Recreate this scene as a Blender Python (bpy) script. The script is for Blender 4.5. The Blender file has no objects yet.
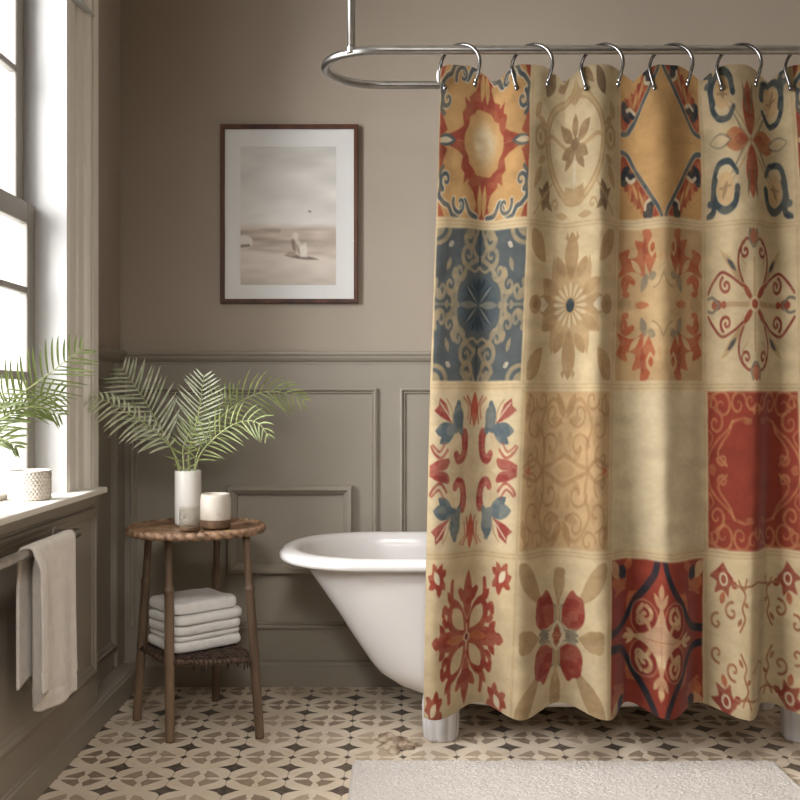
import bpy, math, random
import numpy as np
from mathutils import Vector, Matrix, noise as mn

random.seed(7); rng = np.random.default_rng(11)
scene = bpy.context.scene
COL = scene.collection
PI = math.pi
F, H = 960.0, 1.052                      # focal length in pixels, eye height

def P(px, py, d):                        # a point at depth d behind the given place in the view
    return Vector(((px - 400) * d / F, d, H - (py - 400) * d / F))

def lin(c):
    return tuple(((v / 255) / 12.92 if v / 255 <= .04045 else ((v / 255 + .055) / 1.055) ** 2.4) for v in c)

# ------------------------------------------------------------------ mesh builder
class MB:
    def __init__(s): s.v = []; s.f = []
    def add(s, vs, fs):
        n = len(s.v); s.v += [tuple(v) for v in vs]; s.f += [tuple(i + n for i in f) for f in fs]; return s
    def box(s, x0, x1, y0, y1, z0, z1, bevel=0.0):
        if bevel <= 0:
            vs = [(x, y, z) for x in (x0, x1) for y in (y0, y1) for z in (z0, z1)]
            return s.add(vs, [(0, 1, 3, 2), (4, 6, 7, 5), (0, 4, 5, 1), (2, 3, 7, 6), (0, 2, 6, 4), (1, 5, 7, 3)])
        import bmesh
        bm = bmesh.new(); bmesh.ops.create_cube(bm, size=1)
        for v in bm.verts:
            v.co = Vector(((x0 + x1) / 2 + v.co.x * (x1 - x0), (y0 + y1) / 2 + v.co.y * (y1 - y0), (z0 + z1) / 2 + v.co.z * (z1 - z0)))
        bmesh.ops.bevel(bm, geom=bm.edges[:], offset=bevel, segments=2, affect='EDGES', profile=.5)
        bm.verts.index_update()
        s.add([v.co[:] for v in bm.verts], [tuple(v.index for v in f.verts) for f in bm.faces]); bm.free(); return s
    def tube(s, pts, r, n=10, closed=False, cap=True):
        pts = [Vector(p) for p in pts]; m = len(pts)
        rs = r if isinstance(r, (list, tuple)) else [r] * m
        T = []
        for i in range(m):
            a = pts[(i - 1) % m] if (closed or i > 0) else pts[i]
            b = pts[(i + 1) % m] if (closed or i < m - 1) else pts[i]
            T.append((b - a).normalized())
        up = Vector((0, 0, 1)) if abs(T[0].z) < .9 else Vector((1, 0, 0))
        u = (up - T[0] * up.dot(T[0])).normalized(); vs = []
        for i in range(m):
            u = (u - T[i] * u.dot(T[i])); u = u.normalized() if u.length > 1e-6 else T[i].orthogonal().normalized()
            w = T[i].cross(u)
            for k in range(n):
                a = 2 * PI * k / n
                vs.append(pts[i] + (u * math.cos(a) + w * math.sin(a)) * rs[i])
        fs = []
        for i in range(m if closed else m - 1):
            j = (i + 1) % m
            for k in range(n):
                fs.append((i * n + k, i * n + (k + 1) % n, j * n + (k + 1) % n, j * n + k))
        if cap and not closed:
            fs.append(tuple(range(n - 1, -1, -1))); fs.append(tuple((m - 1) * n + k for k in range(n)))
        return s.add(vs, fs)
    def lathe(s, c, prof, n=48, mod=None):       # prof: (radius, z); radius 0 closes
        vs = []; fs = []
        for (r, z) in prof:
            for k in range(n):
                a = 2 * PI * k / n
                rr = r * (mod(a, z) if mod else 1)
                vs.append((c[0] + rr * math.cos(a), c[1] + rr * math.sin(a), c[2] + z))
        m = len(prof)
        for i in range(m - 1):
            for k in range(n):
                fs.append((i * n + k, i * n + (k + 1) % n, (i + 1) * n + (k + 1) % n, (i + 1) * n + k))
        fs.append(tuple(range(n - 1, -1, -1))); fs.append(tuple((m - 1) * n + k for k in range(n)))
        return s.add(vs, fs)
    def ellipsoid(s, c, r, n=12, m=8, rot=None):
        vs = []; fs = []
        for i in range(m + 1):
            t = PI * i / m
            for k in range(n):
                a = 2 * PI * k / n
                v = Vector((r[0] * math.sin(t) * math.cos(a), r[1] * math.sin(t) * math.sin(a), r[2] * math.cos(t)))
                if rot: v = rot @ v
                vs.append(Vector(c) + v)
        for i in range(m):
            for k in range(n):
                fs.append((i * n + k, (i + 1) * n + k, (i + 1) * n + (k + 1) % n, i * n + (k + 1) % n))
        return s.add(vs, fs)
    def frame(s, mp, u0, u1, v0, v1, prof):      # prof: (inset, height) swept round a rectangle, mitred
        vs = []; fs = []
        for (i, h) in prof:
            for (u, v) in ((u0 + i, v0 + i), (u1 - i, v0 + i), (u1 - i, v1 - i), (u0 + i, v1 - i)):
                vs.append(mp(u, v, h))
        for a in range(len(prof) - 1):
            for k in range(4):
                fs.append((a * 4 + k, a * 4 + (k + 1) % 4, (a + 1) * 4 + (k + 1) % 4, (a + 1) * 4 + k))
        return s.add(vs, fs)
    def extrude(s, prof, A, B):                  # prof: list of offset Vectors (closed outline), swept from A to B
        A = Vector(A); B = Vector(B); n = len(prof)
        vs = [A + Vector(p) for p in prof] + [B + Vector(p) for p in prof]
        fs = [(k, (k + 1) % n, n + (k + 1) % n, n + k) for k in range(n)]
        fs += [tuple(range(n - 1, -1, -1)), tuple(range(n, 2 * n))]
        return s.add(vs, fs)
    def build(s, name, mat, parent=None, smooth=False, origin=None, angle=None):
        o0 = Vector(origin) if origin is not None else (world_loc(parent) if parent else Vector((0, 0, 0)))
        me = bpy.data.meshes.new(name)
        me.from_pydata([tuple(Vector(v) - o0) for v in s.v], [], s.f)
        me.validate(); me.update()
        import bmesh
        bm = bmesh.new(); bm.from_mesh(me)
        bmesh.ops.recalc_face_normals(bm, faces=bm.faces[:]); bm.to_mesh(me); bm.free()
        if smooth:
            me.polygons.foreach_set('use_smooth', [True] * len(me.polygons))
            if angle:
                try: me.set_sharp_from_angle(angle=math.radians(angle))
                except Exception: pass
        me.materials.append(mat)
        o = bpy.data.objects.new(name, me); COL.objects.link(o)
        if parent: o.parent = parent
        else: o.location = o0
        return o

def world_loc(o):
    v = Vector((0, 0, 0))
    while o: v += o.location; o = o.parent
    return v

def thing(name, label, cat, loc, group=None, kind=None):
    o = bpy.data.objects.new(name, None); o.empty_display_size = .05; COL.objects.link(o); o.location = loc
    if kind: o['kind'] = kind
    else: o['label'] = label; o['category'] = cat
    if group: o['group'] = group
    return o
def tag(o, label, cat, group=None):
    o['label'] = label; o['category'] = cat
    if group: o['group'] = group
    return o
def struct(o): o['kind'] = 'structure'; return o

# ------------------------------------------------------------------ materials
class S:                                          # arithmetic on node sockets
    def __init__(s, nt, sock): s.nt = nt; s.s = sock
    def _m(s, op, *o, clamp=False):
        n = s.nt.nodes.new('ShaderNodeMath'); n.operation = op; n.use_clamp = clamp
        for i, v in enumerate((s,) + o):
            if isinstance(v, S): s.nt.links.new(v.s, n.inputs[i])
            else: n.inputs[i].default_value = v
        return S(s.nt, n.outputs[0])
    def __add__(s, o): return s._m('ADD', o)
    def __sub__(s, o): return s._m('SUBTRACT', o)
    def __mul__(s, o): return s._m('MULTIPLY', o)
    def __truediv__(s, o): return s._m('DIVIDE', o)
    def pw(s, o): return s._m('POWER', o)
    def ab(s): return s._m('ABSOLUTE')
    def fr(s): return s._m('FRACT')
    def fl(s): return s._m('FLOOR')
    def mx(s, o): return s._m('MAXIMUM', o)
    def mi(s, o): return s._m('MINIMUM', o)
    def below(s, lim, soft=.02):                  # 1 where s < lim
        return ((s * -1.0) + lim)._m('DIVIDE', soft, clamp=True)

def new_mat(name):
    m = bpy.data.materials.new(name); m.use_nodes = True
    return m, m.node_tree, m.node_tree.nodes['Principled BSDF']

def mixc(nt, fac, a, b):
    n = nt.nodes.new('ShaderNodeMix'); n.data_type = 'RGBA'
    if isinstance(fac, (int, float)): n.inputs[0].default_value = fac
    else: nt.links.new(fac.s if isinstance(fac, S) else fac, n.inputs[0])
    for i, c in ((6, a), (7, b)):
        if isinstance(c, (tuple, list)): n.inputs[i].default_value = tuple(c) + (1,) if len(c) == 3 else c
        else: nt.links.new(c, n.inputs[i])
    return n.outputs[2]

def noise_tex(nt, scale, detail=4, rough=.55, coord='Object', stretch=None):
    tc = nt.nodes.new('ShaderNodeTexCoord'); n = nt.nodes.new('ShaderNodeTexNoise')
    n.inputs['Scale'].default_value = scale; n.inputs['Detail'].default_value = detail; n.inputs['Roughness'].default_value = rough
    src = tc.outputs[coord]
    if stretch:
        mp = nt.nodes.new('ShaderNodeMapping'); mp.inputs['Scale'].default_value = stretch
        nt.links.new(src, mp.inputs[0]); src = mp.outputs[0]
    nt.links.new(src, n.inputs['Vector'])
    return n.outputs['Fac']

def bump(nt, bs, height, strength, dist=.002):
    b = nt.nodes.new('ShaderNodeBump'); b.inputs['Strength'].default_value = strength; b.inputs['Distance'].default_value = dist
    nt.links.new(height.s if isinstance(height, S) else height, b.inputs['Height']); nt.links.new(b.outputs[0], bs.inputs['Normal'])

def simple(name, c1, c2=None, rough=.6, nscale=6, metal=0, bscale=None, bstr=.2, bdist=.002, stretch=None, contrast=(.35, .65), sheen=0, spec=.5):
    m, nt, bs = new_mat(name)
    bs.inputs['Roughness'].default_value = rough; bs.inputs['Metallic'].default_value = metal
    bs.inputs['Specular IOR Level'].default_value = spec
    if sheen:
        bs.inputs['Sheen Weight'].default_value = sheen; bs.inputs['Sheen Roughness'].default_value = .5
    f = noise_tex(nt, nscale, stretch=stretch)
    r = nt.nodes.new('ShaderNodeMapRange'); r.inputs[1].default_value, r.inputs[2].default_value = contrast
    nt.links.new(f, r.inputs[0])
    nt.links.new(mixc(nt, r.outputs[0], lin(c1), lin(c2 or c1)), bs.inputs['Base Color'])
    if bscale: bump(nt, bs, noise_tex(nt, bscale, 3, stretch=stretch), bstr, bdist)
    return m

M = {}
M['wall_up'] = simple('taupe_wall_paint', (170, 158, 144), (164, 152, 138), .75, 1.2, bscale=160, bstr=.05, bdist=.001, spec=.3)
M['dado'] = simple('grey_taupe_panel_paint', (154, 146, 133), (147, 139, 127), .5, 1.5, bscale=120, bstr=.04, bdist=.001, spec=.4)
M['left_dado'] = M['dado']
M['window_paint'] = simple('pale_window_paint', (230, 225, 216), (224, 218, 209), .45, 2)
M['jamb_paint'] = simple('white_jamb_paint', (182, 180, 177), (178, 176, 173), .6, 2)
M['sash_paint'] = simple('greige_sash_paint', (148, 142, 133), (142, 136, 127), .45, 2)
M['ceiling'] = simple('ceiling_paint', (215, 208, 198), None, .8, 2)
M['steel'] = simple('brushed_steel', (178, 176, 173), (158, 156, 153), .3, 20, metal=1, stretch=(1, 1, 1))
M['ring_steel'] = simple('polished_ring_steel', (128, 126, 124), (110, 108, 106), .2, 20, metal=1)
M['pewter'] = simple('pewter_metal', (200, 195, 189), (172, 167, 161), .35, 20, metal=1)
M['enamel'] = simple('white_enamel', (217, 213, 210), (213, 209, 206), .22, 2, spec=.5)
M['foot_glaze'] = simple('white_fluted_glaze', (228, 226, 226), (205, 203, 203), .25, 18, spec=.5, stretch=(1, 1, .2))
M['rattan'] = simple('brown_rattan', (160, 128, 98), (104, 78, 58), .55, 22, bscale=90, bstr=.4, stretch=(1, 1, .25))
M['rattan_rope'] = simple('twisted_rattan', (160, 126, 97), (100, 75, 56), .55, 45, bscale=160, bstr=.4)
M['bamboo'] = simple('dark_bamboo', (124, 101, 80), (84, 67, 52), .45, 14, bscale=60, bstr=.25, stretch=(1, 1, .12))
M['cord'] = simple('dark_cord', (78, 56, 44), (48, 34, 27), .7, 40, bscale=150, bstr=.5)
M['frame_wood'] = simple('walnut_frame', (94, 58, 42), (62, 37, 28), .4, 18, stretch=(1, 1, .1), spec=.35)
M['mat_board'] = simple('white_mat_board', (232, 231, 228), (229, 228, 225), .8, 3)
M['vase'] = simple('white_ceramic', (232, 228, 220), (226, 221, 212), .3, 4)
M['clay'] = simple('raw_brown_clay', (130, 102, 78), (94, 72, 54), .6, 30, bscale=90, bstr=.3)
M['cup_glaze'] = simple('speckled_white_glaze', (200, 191, 178), (150, 136, 120), .4, 30, contrast=(.6, .8), stretch=(1, 1, .6))
M['relief'] = simple('grey_relief_pattern', (168, 160, 150), (146, 138, 128), .5, 60)
M['knit'] = simple('knit_white_ceramic', (212, 203, 192), (190, 180, 168), .6, 40)
M['towel_white'] = simple('white_terry', (246, 244, 240), (238, 235, 230), .9, 40, bscale=420, bstr=.7, bdist=.004, sheen=.3, spec=.1)
M['towel_beige'] = simple('beige_terry', (236, 229, 221), (226, 218, 210), .9, 30, bscale=480, bstr=.6, bdist=.003, sheen=.3, spec=.1)
M['mat_rug'] = simple('cream_looped_rug', (218, 211, 205), (192, 184, 177), .95, 200, bscale=300, bstr=.6, bdist=.004, contrast=(.3, .7), spec=.05)
M['scrap'] = simple('crumpled_brown_paper', (206, 188, 164), (120, 98, 78), .5, 26, bscale=50, bstr=.3)
M['leaf_l'] = simple('silver_green_lit_leaf', (222, 225, 200), (164, 174, 138), .4, 30)  # paler green: window light on the left fronds is put into the colour
M['leaf_g'] = simple('fresh_green_leaf', (172, 180, 118), (116, 132, 74), .42, 30)
M['leaf_w'] = simple('olive_green_backlit_leaf', (98, 108, 52), (66, 78, 32), .5, 30)  # darker green: the sill fronds' backlit shade is put into the colour
M['stem'] = simple('pale_green_stem', (186, 190, 140), (140, 150, 92), .45, 20)
for k in ('leaf_l', 'leaf_g', 'leaf_w'):
    m = M[k]; nt = m.node_tree; bs = nt.nodes['Principled BSDF']
    tr = nt.nodes.new('ShaderNodeBsdfTranslucent'); tr.inputs[0].default_value = lin((150, 165, 90)) + (1,)
    mx = nt.nodes.new('ShaderNodeMixShader'); mx.inputs[0].default_value = .10 if k == 'leaf_w' else .25
    nt.links.new(bs.outputs[0], mx.inputs[1]); nt.links.new(tr.outputs[0], mx.inputs[2])
    nt.links.new(mx.outputs[0], nt.nodes['Material Output'].inputs[0])

def glass_mat(name, tint, gloss=.08):
    m, nt, bs = new_mat(name)
    t = nt.nodes.new('ShaderNodeBsdfTransparent'); t.inputs[0].default_value = tint + (1,)
    g = nt.nodes.new('ShaderNodeBsdfGlossy'); g.inputs['Roughness'].default_value = .03
    mx = nt.nodes.new('ShaderNodeMixShader'); fz = nt.nodes.new('ShaderNodeLayerWeight'); fz.inputs[0].default_value = .12
    ml = nt.nodes.new('ShaderNodeMath'); ml.operation = 'MULTIPLY'; ml.inputs[1].default_value = .5; nt.links.new(fz.outputs['Facing'], ml.inputs[0])
    nt.links.new(ml.outputs[0], mx.inputs[0])
    nt.links.new(t.outputs[0], mx.inputs[1]); nt.links.new(g.outputs[0], mx.inputs[2])
    nt.links.new(mx.outputs[0], nt.nodes['Material Output'].inputs[0]); return m
M['pane'] = glass_mat('clear_window_glass', (.985, .985, .985))
M['tumbler_glass'] = glass_mat('clear_tumbler_glass', (.93, .92, .9))

def attr_mat(name, rough, bscale=None, bstr=.2, sheen=0, translucent=0):
    m, nt, bs = new_mat(name)
    a = nt.nodes.new('ShaderNodeAttribute'); a.attribute_name = 'pattern'
    nt.links.new(a.outputs['Color'], bs.inputs['Base Color'])
    bs.inputs['Roughness'].default_value = rough; bs.inputs['Specular IOR Level'].default_value = .15
    if sheen: bs.inputs['Sheen Weight'].default_value = sheen
    if bscale: bump(nt, bs, noise_tex(nt, bscale, 3), bstr, .002)
    if translucent:
        tr = nt.nodes.new('ShaderNodeBsdfTranslucent'); nt.links.new(a.outputs['Color'], tr.inputs[0])
        mx = nt.nodes.new('ShaderNodeMixShader'); mx.inputs[0].default_value = translucent
        nt.links.new(bs.outputs[0], mx.inputs[1]); nt.links.new(tr.outputs[0], mx.inputs[2])
        nt.links.new(mx.outputs[0], nt.nodes['Material Output'].inputs[0])
    return m

def floor_mat():
    m, nt, bs = new_mat('patterned_cement_tiles')
    tc = nt.nodes.new('ShaderNodeTexCoord'); sp = nt.nodes.new('ShaderNodeSeparateXYZ')
    wn = nt.nodes.new('ShaderNodeTexNoise'); wn.inputs['Scale'].default_value = 14; wn.inputs['Detail'].default_value = 2
    nt.links.new(tc.outputs['Object'], wn.inputs['Vector'])
    vs = nt.nodes.new('ShaderNodeVectorMath'); vs.operation = 'SUBTRACT'; vs.inputs[1].default_value = (.5, .5, .5)
    nt.links.new(wn.outputs['Color'], vs.inputs[0])
    va = nt.nodes.new('ShaderNodeVectorMath'); va.operation = 'MULTIPLY_ADD'; va.inputs[1].default_value = (.022,) * 3
    nt.links.new(vs.outputs[0], va.inputs[0]); nt.links.new(tc.outputs['Object'], va.inputs[2])
    nt.links.new(va.outputs[0], sp.inputs[0])
    X = S(nt, sp.outputs[0]); Y = S(nt, sp.outputs[1])
    p = .161
    U = (X - .006) / p + 40.0; V = (Y - 3.07) / p + 40.0
    a = (U.fr() - .5).ab(); b = (V.fr() - .5).ab()            # 0 at the cell centre, .5 at the star
    pu = a; pv = b
    ca = a * -1.0 + .5; cb = b * -1.0 + .5
    def astroid(x, y, rx, ry, e=.62): return ((x / rx).pw(e) + (y / ry).pw(e))
    star = astroid(ca, cb, .29, .25, .7).below(1.0, .06)
    small = astroid(ca, b, .09, .11, .8).below(1.0, .1)
    line = ca.below(.012, .012)
    dark = star.mx(small).mx(line * .7)
    def ell(x, y, cx, cy, rx, ry): return (((x - cx) / rx).pw(2.0) + ((y - cy) / ry).pw(2.0))
    ring = ((pu / .395).pw(1.4) + (pv / .37).pw(1.4)).below(1.0, .05)
    dia = (pu / .13 + pv / .22).below(1.0, .06)
    e1 = ell(pu, pv, .36, 0.0, .24, .055).below(1.0, .1)
    e2 = ell(pu, pv, 0.0, .36, .07, .2).below(1.0, .1)
    cut = dia.mx(e1).mx(e2)
    tan = ring * ((cut * -1.0) + 1.0)
    # faint second ring of petals
    dtd = (ell(pu, pv, .33, .30, .13, .13)); thin = (dtd - 1.0).ab().below(.10, .08) * .15
    n1 = S(nt, noise_tex(nt, 9, 5, .65)); n2 = S(nt, noise_tex(nt, 60, 4, .6)); n3 = S(nt, noise_tex(nt, 2.5, 3, .6))
    cell = nt.nodes.new('ShaderNodeTexWhiteNoise'); cell.noise_dimensions = '2D'
    cv = nt.nodes.new('ShaderNodeCombineXYZ'); nt.links.new(U.fl().s, cv.inputs[0]); nt.links.new(V.fl().s, cv.inputs[1])
    nt.links.new(cv.outputs[0], cell.inputs['Vector']); rnd = S(nt, cell.outputs['Value'])
    cream = mixc(nt, n1, lin((204, 184, 158)), lin((240, 229, 211)))
    tanc = mixc(nt, rnd, lin((158, 130, 104)), lin((134, 116, 100)))
    c = mixc(nt, thin, cream, lin((176, 156, 132)))
    c = mixc(nt, tan * (n2 * .4 + .3 + rnd * .45)._m('MINIMUM', 1.0), c, tanc)
    c = mixc(nt, dark * (n2 * .4 + .72), c, lin((62, 54, 50)))
    grime = (n3 * 1.6 - .55)._m('MULTIPLY', .35, clamp=True)
    c = mixc(nt, grime, c, lin((150, 128, 106)))
    nt.links.new(c, bs.inputs['Base Color'])
    bs.inputs['Roughness'].default_value = .5; bs.inputs['Specular IOR Level'].default_value = .3
    bump(nt, bs, n2, .08, .001)
    return m
M['floor'] = floor_mat()

# ------------------------------------------------------------------ room
XL, XR, YB, YF, ZC = -1.035, 1.9, 3.55, -1.6, 2.75
struct(MB().box(XL - .3, XR + .2, YF - .2, YB + .2, -.1, 0).build('floor', M['floor']))
struct(MB().box(XL - .3, XR + .2, YF - .2, YB + .2, ZC, ZC + .1).build('ceiling', M['ceiling']))
struct(MB().box(XL - .3, XR + .2, YB, YB + .2, 0, ZC).build('wall_back', M['wall_up']))
struct(MB().box(XR, XR + .2, YF, YB, 0, ZC).build('wall_right', M['wall_up']))
struct(MB().box(XL - .3, XR + .2, YF - .2, YF, 0, ZC).build('wall_front', M['wall_up']))
WY0, WY1, WZ0, WZ1 = 1.45, 2.80, .76, 2.45            # window opening
struct(MB().box(XL - .25, XL, YF, WY0, 0, ZC).box(XL - .25, XL, WY1 + .02, YB, 0, ZC)
       .box(XL - .25, XL, WY0, WY1 + .02, 0, WZ0).box(XL - .25, XL, WY0, WY1 + .02, WZ1, ZC).build('wall_left', M['wall_up']))

DB = 3.54                                             # face of the panelled dado on the back wall
def bx(px): return (px - 400) * DB / F
def bz(py): return H - (py - 400) * DB / F
mb_back = lambda u, v, h: (u, DB - h, v)
struct(MB().box(XL, XR, DB, YB, 0, 1.20).build('trim_1', M['dado']))
rail_prof = [(0, 0, 0), (0, -.008, 0), (0, -.012, .003), (0, -.012, .009), (0, -.017, .012), (0, -.022, .017), (0, -.027, .024), (0, -.029, .032), (0, -.031, .034), (0, -.034, .037), (0, -.035, .042), (0, -.034, .047), (0, -.029, .05), (0, 0, .052)]
struct(MB().extrude(rail_prof, (XL, YB, 1.182), (XR, YB, 1.182)).build('trim_2', M['dado']))
base_prof = [(0, 0, 0), (0, -.022, 0), (0, -.022, .074), (0, -.016, .080), (0, -.016, .084), (0, -.010, .09), (0, 0, .092)]
struct(MB().extrude(base_prof, (XL, DB, 0), (XR, DB, 0)).build('baseboard_back', M['dado']))
pan = [(0, 0), (0, .014), (.006, .017), (.011, .013), (.014, .006), (.018, .008), (.022, .003), (.023, 0)]
n = 3
for (x0, x1) in ((131, 377), (400, 640), (664, 780)):
    struct(MB().frame(mb_back, bx(x0), bx(x1), bz(628), bz(388), pan).build('trim_%d' % n, M['dado'], smooth=False)); n += 1
# small raised hatch frame in the first panel
hatch = [(0, 0), (0, .026), (.006, .034), (.016, .034), (.026, .022), (.034, .012), (.036, 0)]
hp = MB().frame(mb_back, bx(228), bx(353), bz(573), bz(485), hatch)
struct(hp.build('trim_%d' % n, M['dado'])); n += 1

# left wall: dado, rail, corner board, baseboard
struct(MB().box(XL, XL + .008, 3.0, DB, 0, 1.20).build('trim_%d' % n, M['dado'])); n += 1
lr = [(-p[1], 0, p[2]) for p in rail_prof]
struct(MB().extrude(lr, (XL, 2.98, 1.182), (XL, YB, 1.182)).build('trim_%d' % n, M['dado'])); n += 1
struct(MB().box(XL, XL + .02, 3.45, DB, .09, 1.185, .003).build('trim_%d' % n, M['dado'])); n += 1
mb_l = lambda u, v, h: (XL + .008 + h, u, v)
struct(MB().frame(mb_l, 3.10, 3.43, .17, 1.13, pan).build('trim_%d' % n, M['dado'])); n += 1
struct(MB().box(XL, -.965, YF, 3.07, 0, .75, .003).build('trim_%d' % n, M['dado'])); n += 1     # thick dado below the window
mb_w = lambda u, v, h: (-.965 + h, u, v)
pan2 = [(0, 0), (0, .006), (.006, .009), (.012, .008), (.018, .004), (.026, .004), (.032, .001), (.033, 0)]
struct(MB().frame(mb_w, 1.45, 3.035, .19, .715, pan2).build('trim_%d' % n, M['dado'])); n += 1
struct(MB().frame(mb_w, -.4, 1.32, .19, .715, pan2).build('trim_%d' % n, M['dado'])); n += 1
bl = [(0, 0, 0), (.022, 0, 0), (.022, 0, .074), (.016, 0, .08), (.016, 0, .084), (.01, 0, .09), (0, 0, .092)]
struct(MB().extrude([(p[0] - .012, p[1], p[2]) for p in bl], (-.965, YF, 0), (-.965, DB, 0)).extrude([(0,0,0),(.06,0,0),(.06,0,.086),(0,0,.086)], (XL, 3.07, 0), (XL, DB, 0)).build('baseboard_left', M['dado']))

# window
w = thing('window_1', '', '', (-1.07, (WY0 + WY1) / 2, WZ0), kind='structure')
XS = -1.064                                            # inner face of the lower sash
j = MB()
j.box(XL - .25, -.972, WY1, WY1 + .025, WZ0, WZ1 + .02)
j.box(XL - .25, -.972, WY0 - .025, WY0, WZ0, WZ1 + .02)
j.box(XL - .25, -.972, WY0, WY1, WZ1, WZ1 + .02)
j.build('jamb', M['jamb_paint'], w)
MB().box(-1.30, -.91, WY0 - .22, 2.99, .764, .782, .004).build('window_sill', M['window_paint'], w)
MB().box(-.97, -.942, WY0 - .2, 2.985, .728, .764, .006).build('apron', M['dado'], w)
cas = [(0, 0), (0, -.972), (.012, -.968), (.05, -.966), (.054, -.972), (.062, -.972), (.068, -.962), (.11, -.960), (.116, -.950), (.126, -.944), (.136, -.944), (.138, -.958), (.146, -.958), (.148, -.942), (.19, -.940), (.2, -.944), (.2, 0)]
def cas_mb(y0, sgn):
    pr = [((XL if c[1] == 0 else c[1]), y0 + sgn * (c[0] + .003), 0) for c in cas]
    return MB().extrude(pr, (0, 0, .782), (0, 0, 2.68))
cas_mb(WY1, 1).build('casing', M['window_paint'], w)
cas_mb(WY0, -1).build('casing', M['window_paint'], w)
MB().box(XL, -.955, WY0, WY1, WZ1, 2.68, .004).build('head_casing', M['window_paint'], w)
MB().box(-.975, -.938, WY1 + .01, WY1 + .15, 2.228, 2.236, .002).build('casing_bead', M['jamb_paint'], w)
def sash(x0, x1, z0, z1, zb, zt, bars, name):
    m = MB(); st = .056
    m.box(x0, x1, WY1 - st, WY1, z0, z1, .004); m.box(x0, x1, WY0, WY0 + st, z0, z1, .004)
    m.box(x0, x1, WY0 + st, WY1 - st, z0, zb, .004); m.box(x0, x1, WY0 + st, WY1 - st, zt, z1, .004)
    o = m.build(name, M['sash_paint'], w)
    g = MB()
    xm = (x0 + x1) / 2
    for (zz, th) in bars: g.box(xm - .012, xm + .012, WY0 + st, WY1 - st, zz - th / 2, zz + th / 2, .003)
    for yy in (1.92, 2.33): g.box(xm - .0118, xm + .0118, yy - .01, yy + .01, zb, zt, .003)
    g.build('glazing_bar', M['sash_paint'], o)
    MB().box(xm - .002, xm + .002, WY0 + st - .004, WY1 - st + .004, zb - .004, zt + .004).build('pane', M['pane'], o)
sash(-1.092, XS, .782, 1.618, .800, 1.556, [(1.366, .019), (1.121, .024)], 'lower_sash')
sash(-1.124, -1.096, 1.57, 2.45, 1.625, 2.39, [(2.0, .019)], 'upper_sash')

# ------------------------------------------------------------------ painting patterns in tile coordinates
class Paint:
    def __init__(s, X, Y, bg):
        s.X = X; s.Y = Y; s.A = np.abs(X); s.B = np.abs(Y)
        s.c = np.empty(X.shape + (3,), np.float32); s.c[:] = bg; s.aa = .022
    def put(s, d, col, al=1.0):                       # d: signed distance, inside < 0
        m = np.clip(.5 - d / s.aa, 0, 1) * al
        s.c += (np.array(col, np.float32) - s.c) * m[..., None]
    def g(s, sym): return {'q': (s.A, s.B), 'x': (s.A, s.Y), 'y': (s.X, s.B), 'n': (s.X, s.Y)}[sym]
    def ell(s, cx, cy, rx, ry, col, rot=0, al=1, sym='q', ring=None):
        x, y = s.g(sym); a = math.radians(rot); u = (x - cx) * math.cos(a) + (y - cy) * math.sin(a); v = -(x - cx) * math.sin(a) + (y - cy) * math.cos(a)
        d = (np.sqrt((u / rx) ** 2 + (v / ry) ** 2) - 1) * min(rx, ry)
        s.put(np.abs(d) - ring if ring else d, col, al)
    def line(s, pts, w, col, al=1, sym='q', w1=None):
        x, y = s.g(sym); best = None; n = len(pts) - 1
        for i in range(n):
            (x0, y0), (x1, y1) = pts[i], pts[i + 1]; dx, dy = x1 - x0, y1 - y0
            t = np.clip(((x - x0) * dx + (y - y0) * dy) / (dx * dx + dy * dy + 1e-9), 0, 1)
            r = w if w1 is None else w + (w1 - w) * (i + t) / n
            d = np.hypot(x - x0 - t * dx, y - y0 - t * dy) - r
            best = d if best is None else np.minimum(best, d)
        s.put(best, col, al)
    def leaf(s, x0, y0, x1, y1, w, col, al=1, sym='q', pw=1.0):
        x, y = s.g(sym); dx, dy = x1 - x0, y1 - y0; L = math.hypot(dx, dy); dx /= L; dy /= L
        t = ((x - x0) * dx + (y - y0) * dy) / L; n = np.abs(-(x - x0) * dy + (y - y0) * dx)
        tt = np.clip(t, 0, 1) ** pw
        d = np.maximum(n - w * np.sin(PI * tt) ** .8, np.maximum(-t, t - 1) * L)
        s.put(d, col, al)
    def poly(s, pts, col, al=1, sym='q'):
        x, y = s.g(sym); ins = np.zeros(x.shape, bool); best = np.full(x.shape, 9.0); n = len(pts)
        for i in range(n):
            (x0, y0), (x1, y1) = pts[i], pts[(i + 1) % n]
            c = ((y0 > y) != (y1 > y)) & (x < (x1 - x0) * (y - y0) / ((y1 - y0) or 1e-9) + x0); ins ^= c
            dx, dy = x1 - x0, y1 - y0; t = np.clip(((x - x0) * dx + (y - y0) * dy) / (dx * dx + dy * dy + 1e-9), 0, 1)
            best = np.minimum(best, np.hypot(x - x0 - t * dx, y - y0 - t * dy))
        s.put(np.where(ins, -best, best), col, al)
    def glow(s, cx, cy, rx, ry, col, al=1):
        d = np.exp(-(((s.X - cx) / rx) ** 2 + ((s.Y - cy) / ry) ** 2) ** 2) * al
        s.c += (np.array(col, np.float32) - s.c) * d[..., None]

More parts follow.
